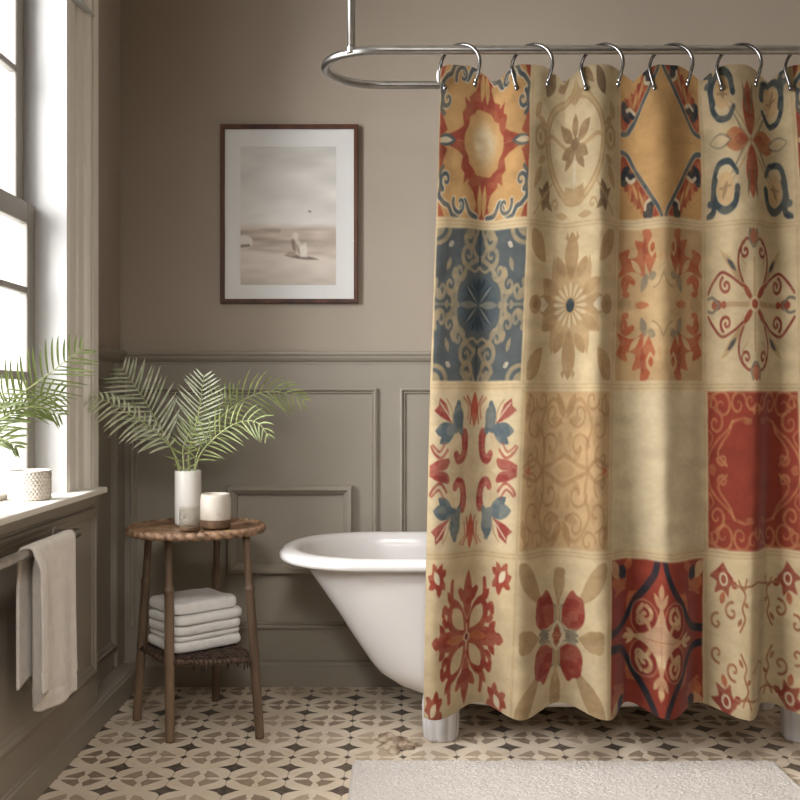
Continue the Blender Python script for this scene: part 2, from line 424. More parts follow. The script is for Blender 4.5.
def spiral(cx, cy, r, a0, turns, n=22, shrink=.15):
    out = []
    for i in range(n + 1):
        t = i / n; rr = r * (1 - (1 - shrink) * t); a = math.radians(a0) + turns * 2 * PI * t
        out.append((cx + rr * math.cos(a), cy + rr * math.sin(a)))
    return out
def curve(pts, n=8):
    out = []; m = len(pts)
    for i in range(m - 1):
        p0 = pts[max(i - 1, 0)]; p1 = pts[i]; p2 = pts[i + 1]; p3 = pts[min(i + 2, m - 1)]
        for k in range(n):
            t = k / n
            out.append(tuple(.5 * (2 * p1[j] + (p2[j] - p0[j]) * t + (2 * p0[j] - 5 * p1[j] + 4 * p2[j] - p3[j]) * t * t + (3 * p1[j] - p0[j] - 3 * p2[j] + p3[j]) * t ** 3) for j in range(len(p1))))
    out.append(tuple(pts[-1])); return out

CREAM = (226, 207, 166); OCHRE = (217, 170, 108); RED = (168, 70, 50); RUST = (190, 96, 60); NAVY = (46, 54, 66)
SLATE = (84, 98, 108); TAN = (196, 164, 118); TAUPE = (162, 132, 94); BROWN = (138, 112, 82); PALE = (238, 228, 200); GREY = (128, 124, 112)

def t00(p):
    p.c[:] = OCHRE
    p.poly([(.86, 1), (1, 1), (1, .8), (.93, .86)], RED)
    p.poly([(0, 1), (.13, 1), (.12, .72), (.2, .55), (.34, .5), (.44, .56), (.42, .42), (.5, .36), (.46, .2), (.56, .14), (.8, .06), (.8, 0), (.44, 0), (.42, .1), (.34, .2), (.32, .3), (.22, .36), (.12, .46), (0, .5)], RED)
    p.poly([(0, 1), (.2, 1), (.13, .82), (.2, .66), (.34, .56), (.3, .42), (0, .44)], RED)
    p.poly([(.82, .12), (.92, .3), (.98, .62), (1, .3), (1, .0), (.95, .05)], RED)
    p.ell(0, 0, .39, .38, (218, 172, 110)); p.glow(.02, .0, .26, .28, (232, 218, 182), .95)
    p.leaf(.04, .98, .06, .55, .05, (222, 176, 112)); p.leaf(.62, .0, .98, .05, .05, SLATE); p.leaf(.7, 0, .98, .02, .03, PALE)
    b = curve([(.12, .98), (.28, .93), (.4, .78), (.52, .95), (.66, .98), (.76, .86), (.86, .82), (.98, .72)], 6)
    p.line(b, .055, PALE); p.line(b, .035, SLATE)
    sp = spiral(.5, .82, .16, -20, .9); p.line(sp, .05, PALE, w1=.03); p.line(sp, .032, SLATE, w1=.02)
    sp = spiral(.84, .52, .13, 60, -1.0); p.line(sp, .06, PALE, w1=.03); p.line(sp, .036, SLATE, w1=.02)
    p.line(curve([(.98, .72), (.95, .55), (.97, .42), (.9, .34)], 5), .03, SLATE)
def t01(p):
    p.c[:] = CREAM
    p.line(curve([(0, .66), (.3, .58), (.56, .36), (.66, .1), (.6, -.25), (.4, -.55), (.16, -.74), (0, -.78)], 6), .06, TAN, sym='x')
    p.line(curve([(0, .66), (.3, .58), (.56, .36), (.66, .1), (.6, -.25), (.4, -.55), (.16, -.74), (0, -.78)], 6), .022, (214, 188, 140), sym='x')
    p.line(curve([(0, -.1), (.3, 0), (.52, .08), (.66, .04)], 5), .03, TAN, sym='x')
    for (a, b, ww) in (((.05, .02), (.34, .28), .09), ((.05, -.02), (.3, -.18), .08), ((0, .06), (.0, .4), .07)): p.leaf(*a, *b, ww, TAUPE, sym='x')
    p.leaf(.0, -.05, .22, -.34, .07, TAUPE, sym='x'); p.leaf(0, -.15, 0, -.6, .03, PALE, sym='x'); p.ell(0, 0, .1, .08, BROWN)
    p.ell(.84, .04, .12, .14, TAN, ring=.025, sym='x'); p.ell(.84, .04, .05, .06, TAN, sym='x')
    p.poly([(0, .5), (.16, .62), (.08, .74), (0, .9)], TAN, sym='x'); p.poly([(0, -.6), (.2, -.54), (.24, -.72), (.1, -.78), (0, -.8)], TAN, sym='x')
    p.leaf(.5, .96, .7, .58, .11, BROWN, sym='x'); p.leaf(.62, -.5, .74, -.92, .1, BROWN, sym='x'); p.leaf(.5, -.9, .86, -.62, .06, BROWN, sym='x')
    p.leaf(.16, .96, .42, .74, .07, TAUPE, sym='x'); p.leaf(.84, .5, .96, .28, .07, TAN, sym='x'); p.leaf(.8, -.32, .97, -.62, .07, TAN, sym='x')
    p.line([(.96, -.96), (.5, -.52)], .014, TAN, sym='x'); p.leaf(.12, -.96, .4, -.94, .05, TAN, sym='x'); p.ell(0, -.9, .16, .1, TAN, ring=.02)
    p.leaf(.7, .2, .9, .3, .05, TAN, sym='q'); p.line(spiral(.42, -.82, .09, 0, .9), .02, TAN, sym='x')
def t02(p):
    p.c[:] = (212, 164, 102)
    C = RED
    p.poly(curve([(.1, .97), (.22, .99), (.34, .95), (.44, .99), (.5, .86), (.6, .86), (.62, .76), (.74, .76), (.74, .64), (.9, .62), (.88, .48), (.99, .42), (.97, .2), (.9, .16), (.7, .36), (.5, .56), (.3, .76)], 3), C)
    p.leaf(.5, .94, .4, .66, .05, RUST); p.leaf(.66, .82, .54, .52, .05, RUST); p.leaf(.8, .7, .68, .44, .05, (206, 120, 74)); p.leaf(.28, .97, .22, .84, .04, RUST); p.leaf(.94, .44, .92, .22, .05, RUST)
    p.leaf(.42, .88, .56, .62, .03, OCHRE); p.leaf(.58, .74, .7, .52, .03, OCHRE)
    p.line(curve([(.24, .8), (.34, .84), (.4, .94), (.32, .98), (.3, .9)], 5), .055, NAVY); p.line(curve([(.3, .76), (.4, .8), (.42, .88)], 4), .025, PALE)
    p.line(curve([(.7, .42), (.8, .44), (.92, .52), (.9, .38), (.82, .34)], 5), .055, NAVY); p.line(curve([(.66, .46), (.76, .5), (.84, .46)], 4), .028, PALE)
    p.poly([(0, 1), (.05, .97), (.14, .84), (.32, .64), (.5, .46), (.7, .24), (.86, .12), (.97, .08), (1, 0), (0, 0)], (222, 176, 112))
    l = curve([(.05, .98), (.12, .88), (.32, .68), (.5, .5), (.7, .28), (.84, .15), (.97, .12)], 5)
    p.line(l, .05, PALE, al=.5); p.line(l, .034, SLATE)
def t03(p):
    p.c[:] = CREAM
    p.line([(.04, .04), (.5, .5)], .055, TAN); p.line([(.04, .04), (.5, .5)], .03, CREAM)
    p.line([(.2, .1), (.44, .42)], .012, GREY)
    p.leaf(0, .06, 0, .76, .15, (184, 82, 52), sym='q', pw=.9); p.leaf(.05, 0, .62, 0, .16, (200, 124, 78), pw=1.1); p.leaf(.08, 0, .4, 0, .08, (186, 92, 58)); p.leaf(.45, 0, .92, 0, .1, GREY, al=.7); p.leaf(.5, 0, .9, 0, .07, CREAM)
    p.leaf(.05, .3, .12, .75, .03, BROWN)
    o = curve([(.36, .42), (.5, .28), (.72, .3), (.84, .52), (.8, .78), (.62, .9), (.42, .82), (.36, .62)], 6)
    p.ell(.6, .62, .17, .22, (222, 186, 134)); p.line(o, .05, PALE, al=.7, w1=.06); p.line(o, .042, SLATE, w1=.06); p.line(o, .03, (58, 74, 84), w1=.05)
    p.line(curve([(.8, .5), (.86, .72), (.84, .9), (.96, .98)], 5), .05, (58, 74, 84)); p.ell(.92, .8, .06, .05, SLATE)
    p.leaf(.56, .52, .66, .76, .04, TAUPE); p.line([(.5, .58), (.7, .62)], .015, TAUPE)
def t10(p):
    p.c[:] = (86, 96, 102)
    L = (176, 158, 124)
    p.ell(1, 1, .3, .2, L, ring=.03); p.ell(1.02, 1.02, .2, .14, L)
    p.line(curve([(.0, .62), (.16, .56), (.3, .46), (.4, .36), (.5, .22), (.52, .04), (.44, 0)], 5), .035, L, al=.85)
    for (cx, cy, r, a, t) in ((.26, .66, .16, -90, 1.1), (.2, .88, .14, 0, -1), (.66, .26, .15, 120, 1.1), (.86, .2, .16, 40, -1), (.44, .44, .12, 200, 1), (.7, .02, .14, 90, .9)):
        p.line(spiral(cx, cy, r, a, t), .045, L, al=.9, w1=.02)
    p.line(curve([(.05, .98), (.16, .8), (.1, .66), (0, .6)], 5), .03, L, al=.9); p.leaf(.12, .98, .36, .9, .07, L); p.leaf(.54, .5, .6, .34, .05, L)
    p.leaf(.66, .62, .74, .44, .045, L); p.leaf(.6, .82, .72, .76, .04, (210, 200, 180)); p.leaf(.86, .06, .98, .22, .06, L); p.line([(.56, 0), (1, 0)], .02, L, al=.7)
    p.line([(0, .56), (0, 1)], .025, (58, 72, 82)); p.line(curve([(.0, .5), (.12, .44), (.26, .5)], 4), .02, L)
    p.ell(0, 0, .44, .36, (74, 90, 102)); D = (50, 66, 78)
    p.leaf(0, .03, 0, .36, .06, D); p.leaf(.02, 0, .44, 0, .05, (140, 140, 128)); p.leaf(.02, .02, .3, .26, .06, D); p.leaf(.02, .02, .3, .26, .02, (140, 146, 146))
    p.leaf(.05, .2, .14, .34, .03, D)
def t11(p):
    p.c[:] = CREAM
    T1 = TAN; T2 = (182, 148, 104)
    p.poly([(0, .4), (.1, .6), (.14, .56), (.2, .38), (.4, .66), (.44, .5), (.44, .34), (.66, .3), (.62, .16), (.72, .06), (.5, 0), (0, 0)], T1)
    p.leaf(0, .3, 0, .98, .15, T2, pw=1.2); p.poly([(.1, .98), (.16, .9), (.06, .8)], T2)
    p.leaf(.14, .36, .34, .64, .09, T2); p.leaf(.2, .14, .66, .34, .09, T2); p.leaf(.3, 0, .72, .1, .08, T2)
    p.poly([(.5, 0), (.64, .1), (.74, .08), (.72, 0)], PALE); p.ell(.84, 0, .15, .13, T2); p.ell(.84, 0, .07, .06, TAUPE)
    p.leaf(.98, .98, .62, .56, .15, (186, 152, 106), pw=.8); p.line([(.94, .96), (.7, .62)], .012, TAN)
    for a in range(0, 91, 22):
        c, s_ = math.cos(math.radians(a)), math.sin(math.radians(a))
        p.leaf(.14 * c, .12 * s_, .38 * c, .3 * s_, .035, (224, 206, 168), al=.85)
    for a in (11, 33, 56, 79):
        c, s_ = math.cos(math.radians(a)), math.sin(math.radians(a)); p.leaf(.14 * c, .12 * s_, .4 * c, .32 * s_, .02, TAUPE, al=.6)
    p.ell(0, 0, .115, .105, TAN); p.ell(0, 0, .095, .09, (52, 66, 78))
def t12(p):
    p.c[:] = (206, 172, 124); p.glow(0, 0, .35, .9, (226, 196, 146))
    R = RUST
    p.poly(curve([(.16, .62), (.3, .98), (.46, .98), (.44, .84), (.62, .86), (.56, .66), (.76, .62), (.74, .74), (.98, .66), (.9, .5), (.98, .36), (.7, .44), (.52, .42), (.4, .36), (.4, .55), (.3, .4)], 3), R)
    p.leaf(.24, .9, .26, .62, .09, (218, 180, 130)); p.leaf(.24, .82, .25, .68, .05, R); p.leaf(.7, .6, .48, .42, .05, (216, 182, 134)); p.leaf(.4, .9, .42, .55, .05, (170, 72, 48))
    p.line(spiral(.8, .26, .12, 150, -.9), .045, R, w1=.02); p.line(curve([(.64, .3), (.74, .34), (.84, .16), (.76, .14)], 4), .04, R)
    p.leaf(.36, .42, .46, .16, .07, GREY, al=.75); p.leaf(.16, .4, .34, .36, .06, GREY, al=.6); p.leaf(.1, .3, .3, .26, .04, (226, 198, 150))
    p.leaf(.3, 0, .6, .02, .04, R, al=.7); p.ell(.82, .02, .14, .08, TAUPE, al=.5); p.line(curve([(.0, .42), (.1, .28), (.22, .22)], 4), .012, BROWN, al=.6)
    p.leaf(.04, .7, .1, .56, .04, (218, 176, 120)); p.line(curve([(.06, .98), (.1, .84), (.04, .7)], 4), .03, (218, 180, 130))
def t13(p):
    p.c[:] = CREAM
    C = (150, 58, 48)
    p.line([(.08, .08), (.58, .58)], .045, TAN); p.leaf(.3, .3, .72, .72, .06, TAN, al=.8); p.leaf(.42, .44, .6, .6, .035, NAVY)
    p.leaf(.06, .06, .26, .26, .05, RED)
    p.line(curve([(.26, .3), (.36, .5), (.34, .7), (.2, .84), (.12, .86)], 6), .02, C); p.line(spiral(.2, .7, .12, 80, -1.1), .022, C)
    p.line(curve([(.28, .24), (.5, .36), (.7, .42), (.86, .3), (.98, .16)], 6), .02, C); p.line(spiral(.62, .25, .12, 60, -1.2), .022, C)
    p.line(curve([(.18, .5), (.28, .6), (.28, .7)], 4), .01, TAN)
    p.line([(0, .1), (0, .6)], .018, TAN); p.line([(.1, 0), (.6, 0)], .035, TAN); p.leaf(0, .78, 0, 1, .1, (184, 96, 64)); p.line(curve([(.08, .98), (.1, .86), (.02, .76)], 4), .02, GREY)
    p.ell(.66, 0, .05, .05, RED); p.ell(.8, 0, .1, .07, RED); p.line(curve([(1, .08), (.88, .1), (.76, .02)], 4), .02, GREY)
    p.ell(0, 0, .12, .1, CREAM); p.ell(0, 0, .07, .06, RED)
def t20(p):
    p.c[:] = (230, 212, 174); C = (166, 62, 56); Bl = (92, 110, 122)
    p.line(curve([(.3, .1), (.46, .12), (.52, .3), (.46, .5)], 5), .1, TAN, al=.35)
    o = curve([(.16, .46), (.24, .5), (.3, .42), (.32, .28), (.28, .18), (.36, .14)], 6); p.line([(.22, .46)] + curve([(.2, .42), (.2, .3), (.24, .18), (.34, .14), (.4, .2)], 5), .075, C, w1=.055); p.line(curve([(.22, .44), (.21, .3), (.25, .2), (.36, .16)], 4), .02, (190, 90, 80))
    p.leaf(.3, .5, .44, .84, .12, Bl, pw=1.3); p.leaf(.36, .54, .9, .5, .1, Bl, pw=1.3); p.leaf(.4, .56, .78, .34, .09, Bl, pw=1.2); p.ell(.44, .56, .14, .09, Bl); p.line([(.3, .5), (.38, .84)], .05, Bl)
    p.poly([(.52, .6), (.66, .84), (.82, .92), (.84, .82), (.94, .76), (.78, .68)], C); p.line([(.5, .62), (.8, .86)], .01, PALE); p.line(curve([(.5, .6), (.54, .78), (.66, .9)], 4), .014, TAN)
    p.leaf(0, .55, 0, 1, .08, (196, 84, 58)); p.line(curve([(.1, .6), (.08, .8), (.18, .94)], 4), .018, C, al=.7); p.line(curve([(.16, .66), (.14, .82), (.26, .92)], 4), .018, RUST, al=.6)
    p.leaf(.56, .08, 1, .06, .07, C, pw=.7); p.line(curve([(.58, .12), (.7, .1), (.8, .04), (1, .0)], 4), .04, C); p.ell(.98, 0, .08, .08, C)
    p.line(curve([(.6, .26), (.74, .16), (.9, .22), (.98, .3)], 5), .022, C, al=.8); p.line(curve([(.66, .34), (.78, .24), (.94, .32)], 5), .018, C, al=.7)
def t21(p):
    p.c[:] = (214, 180, 132); D = (176, 134, 90)
    for (cx, cy, r, a, t) in ((.3, .3, .2, 0, 1), (.7, .55, .22, 90, -1), (.28, .72, .2, 200, 1), (.8, .16, .18, 120, 1), (.55, .9, .16, 0, -1), (.9, .8, .16, 90, 1)):
        p.line(spiral(cx, cy, r, a, t), .018, D, al=.7)
    p.line(curve([(.0, .2), (.3, .08), (.5, .0), (.45, -.2)], 5), .03, D, al=.6); p.line(curve([(.5, 0), (.46, .3), (.55, .6), (.3, .9), (.0, .74)], 5), .028, D, al=.6)
    p.line(curve([(.98, .05), (.7, .14), (.5, .02)], 5), .03, D, al=.7); p.leaf(.03, .66, .2, .98, .07, D, al=.75); p.leaf(.06, .6, .34, .66, .06, D, al=.5)
    p.leaf(.1, .3, .12, .5, .06, D, al=.45); p.leaf(.2, .12, .36, .3, .06, D, al=.4); p.leaf(.6, .3, .66, .7, .08, D, al=.3); p.ell(.0, 0, .22, .1, D, al=.35); p.leaf(.86, .98, .96, .6, .06, D, al=.5)
    p.leaf(.96, 0, .8, .03, .03, RUST, al=.8)
def t22(p): p.c[:] = (228, 212, 176)
def t23(p):
    p.c[:] = (166, 66, 46); L = (206, 140, 92)
    for (cx, cy, r, a, t) in ((.72, .82, .22, 0, 1.4), (.4, .84, .18, 180, -1.3), (.84, .6, .16, 90, 1.2), (.14, .88, .12, 200, 1), (.72, .14, .09, 0, -1.1), (.9, .84, .12, 20, 1)):
        p.line(spiral(cx, cy, r, a, t), .026, L, al=.85, w1=.012)
    p.line(curve([(.52, .62), (.58, .48), (.72, .34), (.8, .2), (.64, .06)], 6), .02, L, al=.85); p.line(curve([(.5, .62), (.62, .5), (.78, .4), (.94, .24), (1, .1)], 6), .02, L, al=.8)
    p.line(curve([(.97, .5), (.9, .42), (.96, .3)], 4), .016, L, al=.8); p.leaf(.84, 0, .98, .04, .05, L, al=.7); p.line(curve([(.5, .62), (.3, .66), (.12, .64)], 5), .02, L, al=.75)
    p.leaf(.05, .7, .08, .84, .04, L, al=.8); p.leaf(.1, .6, .3, .62, .03, L, al=.7)
    p.line([(0, .985), (1, .985)], .012, L, al=.4); p.line([(.985, 0), (.985, 1)], .012, L, al=.4)
def t30(p):
    p.c[:] = CREAM; C = (170, 62, 46)
    p.leaf(0, .34, 0, .86, .11, C, pw=.8); p.leaf(0, .46, .24, .62, .07, C); p.ell(.19, .6, .06, .045, C, rot=30); p.ell(0, .5, .13, .1, C); p.line([(0, .1), (0, .5)], .08, C, w1=.1)
    p.leaf(.1, 0, .76, 0, .13, C); p.ell(.6, .0, .1, .12, C); p.leaf(.52, .05, .66, .22, .06, C); p.leaf(.62, 0, .84, 0, .08, C)
    p.line(curve([(.06, .12), (.14, .32), (.26, .44), (.38, .5), (.4, .6), (.385, .74)], 5), .06, C, w1=.035); p.line(curve([(.08, .08), (.3, .12), (.42, .24), (.42, .38), (.36, .46)], 5), .055, C)
    p.line(curve([(.38, .4), (.48, .38), (.56, .42), (.58, .34)], 4), .045, C); p.line(curve([(.42, .24), (.5, .22), (.56, .26)], 4), .045, C); p.leaf(.34, .44, .5, .62, .06, C)
    p.leaf(.07, .1, .36, .4, .115, (226, 206, 164), pw=1.15); p.leaf(.04, 0, .5, 0, .06, (200, 110, 66)); p.ell(0, 0, .07, .06, PALE); p.ell(0, 0, .045, .045, (130, 44, 36)); p.line([(0, .06), (0, .16)], .012, PALE)
    p.line([(.0, .24), (.1, .36)], .012, CREAM, al=.5)
    p.ell(.74, .78, .16, .12, C, rot=40)
    for (x0, y0, x1, y1, ww) in ((.74, .8, .64, .98, .05), (.74, .8, .86, .98, .06), (.78, .74, .96, .82, .06), (.78, .74, .94, .66, .05), (.7, .74, .7, .56, .06), (.66, .76, .56, .66, .05), (.66, .82, .55, .9, .05)):
        p.leaf(x0, y0, x1, y1, ww, C)
    p.leaf(.7, .72, .82, .88, .06, PALE)
def t31(p):
    p.c[:] = (230, 212, 172); T = (184, 154, 110)
    p.leaf(.98, .97, .40, .42, .15, T, pw=.68); p.line([(.44, .4), (.7, .68)], .035, T, al=.6)
    p.leaf(0, .42, 0, .9, .13, T, pw=1.3); p.ell(.06, .82, .07, .07, T); p.line([(0, .1), (0, .6)], .06, (200, 172, 126), w1=.03)
    p.leaf(.44, 0, .96, 0, .14, T, pw=1.2); p.ell(.84, .07, .11, .08, T)
    p.leaf(.18, .02, .46, .04, .05, (140, 132, 116))
    p.poly(curve([(.05, .08), (.04, .3), (.1, .42), (.4, .34), (.46, .2), (.4, .08), (.2, .05)], 3), (140, 132, 116))
    p.poly(curve([(.07, .12), (.06, .28), (.1, .38), (.4, .3), (.42, .2), (.36, .11), (.16, .07)], 3), (206, 190, 156))
    p.poly(curve([(.09, .17), (.09, .34), (.15, .47), (.28, .6), (.38, .54), (.5, .5), (.54, .36), (.53, .22), (.44, .12), (.24, .1)], 3), (160, 54, 42))
    p.poly([(0, .14), (.11, 0), (0, 0)], RED); p.line([(.02, .18), (.16, .02)], .016, PALE)
def t32(p):
    p.c[:] = (166, 64, 44); L = (228, 196, 146); Og = (208, 122, 74)
    p.poly([(.3, .6), (.54, .58), (.6, .48), (.6, .3), (.52, .36), (.4, .46)], Og)
    p.leaf(.98, .74, .62, .62, .1, Og, pw=.7); p.line(curve([(.56, .95), (.68, .86), (.66, .7), (.9, .56)], 5), .06, Og, w1=.03)
    p.leaf(.99, .99, .82, .76, .09, L); p.leaf(.8, .92, .64, .76, .08, NAVY); p.ell(.74, .82, .07, .06, NAVY)
    l = curve([(.06, 1.04), (.12, .84), (.26, .64), (.44, .46), (.58, .28), (.76, .13), (1.04, .09)], 6); p.line(l, .05, (48, 50, 60)); p.line(l, .042, (38, 42, 54))
    p.ell(.28, .26, .21, .22, (150, 50, 38)); p.ell(.28, .26, .22, .23, L, al=.5, ring=.014)
    p.line(spiral(.26, .3, .12, 100, .9), .03, L); p.line(curve([(.18, .14), (.24, .22), (.3, .2), (.38, .3), (.3, .42)], 5), .03, L); p.ell(.34, .22, .05, .05, L, ring=.02)
    p.poly([(0, .46), (.05, .32), (.1, .2), (.16, .13), (.26, .07), (.38, .03), (.44, 0), (0, 0)], (236, 214, 170)); p.line([(0, .3), (0, .62)], .035, L, w1=.02); p.line([(.3, 0), (.56, 0)], .03, L, w1=.02)
    p.leaf(0, .4, .12, .6, .04, L); p.leaf(0, .5, 0, .72, .05, L); p.leaf(.42, 0, .6, .1, .035, L); p.leaf(.5, 0, .7, 0, .04, L)
    
def t33(p):
    p.c[:] = CREAM; C = (158, 60, 46); V = (168, 104, 70)
    p.poly(curve([(.74, .98), (.66, .86), (.56, .76), (.64, .66), (.66, .54), (.76, .62), (.9, .58), (.86, .72), (.98, .78), (.86, .86)], 3), C); p.leaf(.74, .6, .78, .44, .05, RUST); p.leaf(.6, .74, .5, .66, .05, C)
    p.ell(.74, .76, .075, .085, PALE); p.ell(.74, .76, .045, .055, C)
    p.line(curve([(.56, .7), (.42, .68), (.34, .58), (.4, .42), (.36, .3), (.46, .14)], 6), .016, V); p.line(spiral(.6, .36, .13, 100, -1.0), .018, V); p.line(spiral(.86, .2, .12, 100, -.9), .018, V)
    p.line(curve([(.4, .68), (.2, .7), (.0, .74)], 4), .012, V); p.line([(.34, .66), (.3, .78)], .014, V); p.line([(.4, .66), (.46, .76)], .014, V); p.leaf(.36, .5, .28, .44, .03, V); p.leaf(.42, .3, .5, .2, .03, V)
    p.line(curve([(.2, -.36), (.0, -.28), (-.2, -.36)], 5), .012, V, sym='n')
DESIGN = [[t00, t01, t02, t03], [t10, t11, t12, t13], [t20, t21, t22, t23], [t30, t31, t32, t33]]

def smooth_noise(h, w, ch, cw, seed):
    r = np.random.default_rng(seed).random((ch + 2, cw + 2)).astype(np.float32)
    yy = np.linspace(0, ch, h); xx = np.linspace(0, cw, w); yi = yy.astype(int); xi = xx.astype(int)
    fy = (yy - yi)[:, None]; fx = (xx - xi)[None, :]; fy = fy * fy * (3 - 2 * fy); fx = fx * fx * (3 - 2 * fx)
    g = lambda a, b: r[np.ix_(yi + a, xi + b)]
    return (g(0, 0) * (1 - fx) + g(0, 1) * fx) * (1 - fy) + (g(1, 0) * (1 - fx) + g(1, 1) * fx) * fy

def to_lin(c):
    c = np.clip(c / 255, 0, 1); return np.where(c <= .04045, c / 12.92, ((c + .055) / 1.055) ** 2.4)

def grid_mesh(name, co, mat, colors=None, loc=(0, 0, 0), parent=None, smooth=True):
    h, w_, _ = co.shape; me = bpy.data.meshes.new(name)
    idx = np.arange(h * w_).reshape(h, w_)
    q = np.stack([idx[:-1, :-1], idx[:-1, 1:], idx[1:, 1:], idx[1:, :-1]], -1).reshape(-1, 4)
    me.vertices.add(h * w_); me.vertices.foreach_set('co', (co - np.array(loc)).astype(np.float32).ravel())
    me.loops.add(q.size); me.loops.foreach_set('vertex_index', q.ravel().astype(np.int32))
    me.polygons.add(len(q)); me.polygons.foreach_set('loop_start', np.arange(0, q.size, 4, dtype=np.int32))
    try: me.polygons.foreach_set('loop_total', np.full(len(q), 4, np.int32))
    except Exception: pass
    me.polygons.foreach_set('use_smooth', np.full(len(q), smooth, bool))
    me.update(calc_edges=True)
    if colors is not None:
        a = me.color_attributes.new('pattern', 'FLOAT_COLOR', 'POINT')
        rgba = np.ones((h * w_, 4), np.float32); rgba[:, :3] = to_lin(colors).reshape(-1, 3); a.data.foreach_set('color', rgba.ravel())
    me.materials.append(mat)
    o = bpy.data.objects.new(name, me); COL.objects.link(o)
    if parent: o.parent = parent
    else: o.location = loc
    return o

# ------------------------------------------------------------------ shower curtain
DC = 2.735
RINGS = [460, 532, 602, 671, 739, 808, 876]
NX, NY = 640, 900
a = np.linspace(0, 1, NX)[None, :]; b = np.linspace(0, 1, NY)[:, None]           # b: 0 top, 1 hem
yt = np.interp(np.linspace(440, 890, 400), RINGS + [910], [0] * 8)
def left_px(py): return np.interp(py, [66, 220, 380, 555, 712], [441, 436, 430, 426, 423])
py = 66 + b * (711 - 66) + 0 * a
xl = left_px(py); px = xl + a * (892 - xl)
Z = H - (py - 400) * DC / F
Xw = (px - 400) * DC / F
# folds: front and back turns, in the same frame as the width of the cloth
turn = [(415, .3), (438, 1), (484, -1), (519, 1), (560, -1), (600, 1), (628, -1), (662, 1), (704, -1), (746, 1), (776, -1), (815, 1), (850, -1), (895, 1)]
tx = np.array([t[0] for t in turn], float); ts = np.array([t[1] for t in turn], float)
def fold(p):
    i = np.clip(np.searchsorted(tx, p) - 1, 0, len(tx) - 2); t = np.clip((p - tx[i]) / (tx[i + 1] - tx[i]), 0, 1)
    return ts[i] + (ts[i + 1] - ts[i]) * (.5 - .5 * np.cos(PI * t))
wob = px + 4 * np.sin(b * 5 + px * .02)
amp = .009 + .009 * np.clip(b * 4, 0, 1) + .034 * b ** 3
fo = fold(wob)
Yw = DC - amp * fo
Yw -= .004 * np.sin(px * .19 + 3 * b) * np.clip(b * 3, 0, 1) * (1 - .4 * b)
Yw += .006 * (smooth_noise(NY, NX, 14, 16, 3) - .5) + .003 * (smooth_noise(NY, NX, 40, 40, 4) - .5)
# scalloped top between the rings, softly fading downward
rx = np.array(RINGS, float)
dist = np.min(np.abs(px[..., None] - rx[None, None, :]), axis=-1)
scal = .052 * np.clip((dist - 9) / 27, 0, 1.1) ** 1.6
Z = Z - scal * np.exp(-b * 9)
# hem dips at the front turns
Z = Z - .009 * fo * b ** 10
Yw = Yw + .034 * np.exp(-(b / .10) ** 2)
Z = Z + .014 * np.exp(-(b / .10) ** 2)
# colours
ub = {0: [434, 528.5, 617.5, 706, 797, 888], 1: [420, 509.5, 604.5, 710.5, 804, 899]}
k = (py - 223) / (690 - 223)
u = np.zeros_like(px)
for r_ in range(NY):
    bb = [ub[0][i] + (ub[1][i] - ub[0][i]) * k[r_, 0] for i in range(6)]
    u[r_] = np.interp(px[r_], bb, np.arange(6))
v = np.interp(py, [58, 223, 386, 555, 724], [0, 1, 2, 3, 4])
colr = np.empty((NY, NX, 3), np.float32); GROUT = (228, 207, 166)
GROUND = [[(206, 160, 104), (214, 190, 148), (206, 160, 104), (214, 190, 148)], [(104, 110, 110), (214, 190, 148), (206, 170, 124), (218, 196, 156)], [(226, 206, 168), (206, 172, 126), (220, 202, 166), (150, 52, 40)], [(222, 198, 154), (222, 198, 156), (150, 54, 40), (218, 194, 150)]]
colr[:] = GROUT
wu = u + .006 * (smooth_noise(NY, NX, 60, 40, 8) - .5); wv = v + .006 * (smooth_noise(NY, NX, 60, 40, 9) - .5)
for r_ in range(4):
    for c_ in range(5):
        rows = np.where((v[:, 0] >= r_ - .01) & (v[:, 0] <= r_ + 1.01))[0]
        m = (u[rows[0]:rows[-1] + 1] >= c_) & (u[rows[0]:rows[-1] + 1] <= c_ + 1)
        cols = np.where(m.any(0))[0]
        if not len(cols): continue
        sl = (slice(rows[0], rows[-1] + 1), slice(cols[0], cols[-1] + 1))
        s_ = (wu[sl] - c_ - .503) / .472 ; t_ = -(wv[sl] - r_ - .5) / .468
        p = Paint(s_, t_, CREAM); DESIGN[r_][c_ % 4](p)
        d = np.maximum(np.abs(s_), np.abs(t_) ) - 1
        d2 = np.maximum((np.abs(s_) - 1) * .5, np.abs(t_) - 1)
        ins = np.clip(.5 - d / .03, 0, 1)[..., None]
        edge = np.clip(1 - np.abs(d - .045) / .022, 0, 1)[..., None] * .35
        base = colr[sl]; g = base * (1 - edge) + np.array((176, 148, 104), np.float32) * edge
        wash = np.clip(smooth_noise(*s_.shape, 22, 12, 50 + r_ * 5 + c_) * 1.3 - .5, 0, .2) + .12 * smooth_noise(*s_.shape, 90, 50, 90 + r_ * 5 + c_)
        p.c = p.c * (1 - wash[..., None]) + np.array(GROUND[r_][c_ % 4], np.float32) * wash[..., None]
        own = ((u[sl] >= c_) & (u[sl] < c_ + 1) & (v[sl] >= r_) & (v[sl] < r_ + 1))[..., None]
        colr[sl] = np.where(own, g * (1 - ins) + p.c * ins, base)
wear = .93 + .09 * smooth_noise(NY, NX, 60, 30, 1) + .05 * (smooth_noise(NY, NX, 200, 140, 2) - .5)
colr *= wear[..., None]; gr_ = colr.mean(-1, keepdims=True); colr = (gr_ + (colr - gr_) * .90) * np.array((.745, .722, .69), np.float32)
hem = np.clip(1 - np.abs(py - 703) / 1.2, 0, 1)[..., None] * 0
M['curtain'] = attr_mat('printed_curtain_cloth', .85, 900, .12, .1, .12)
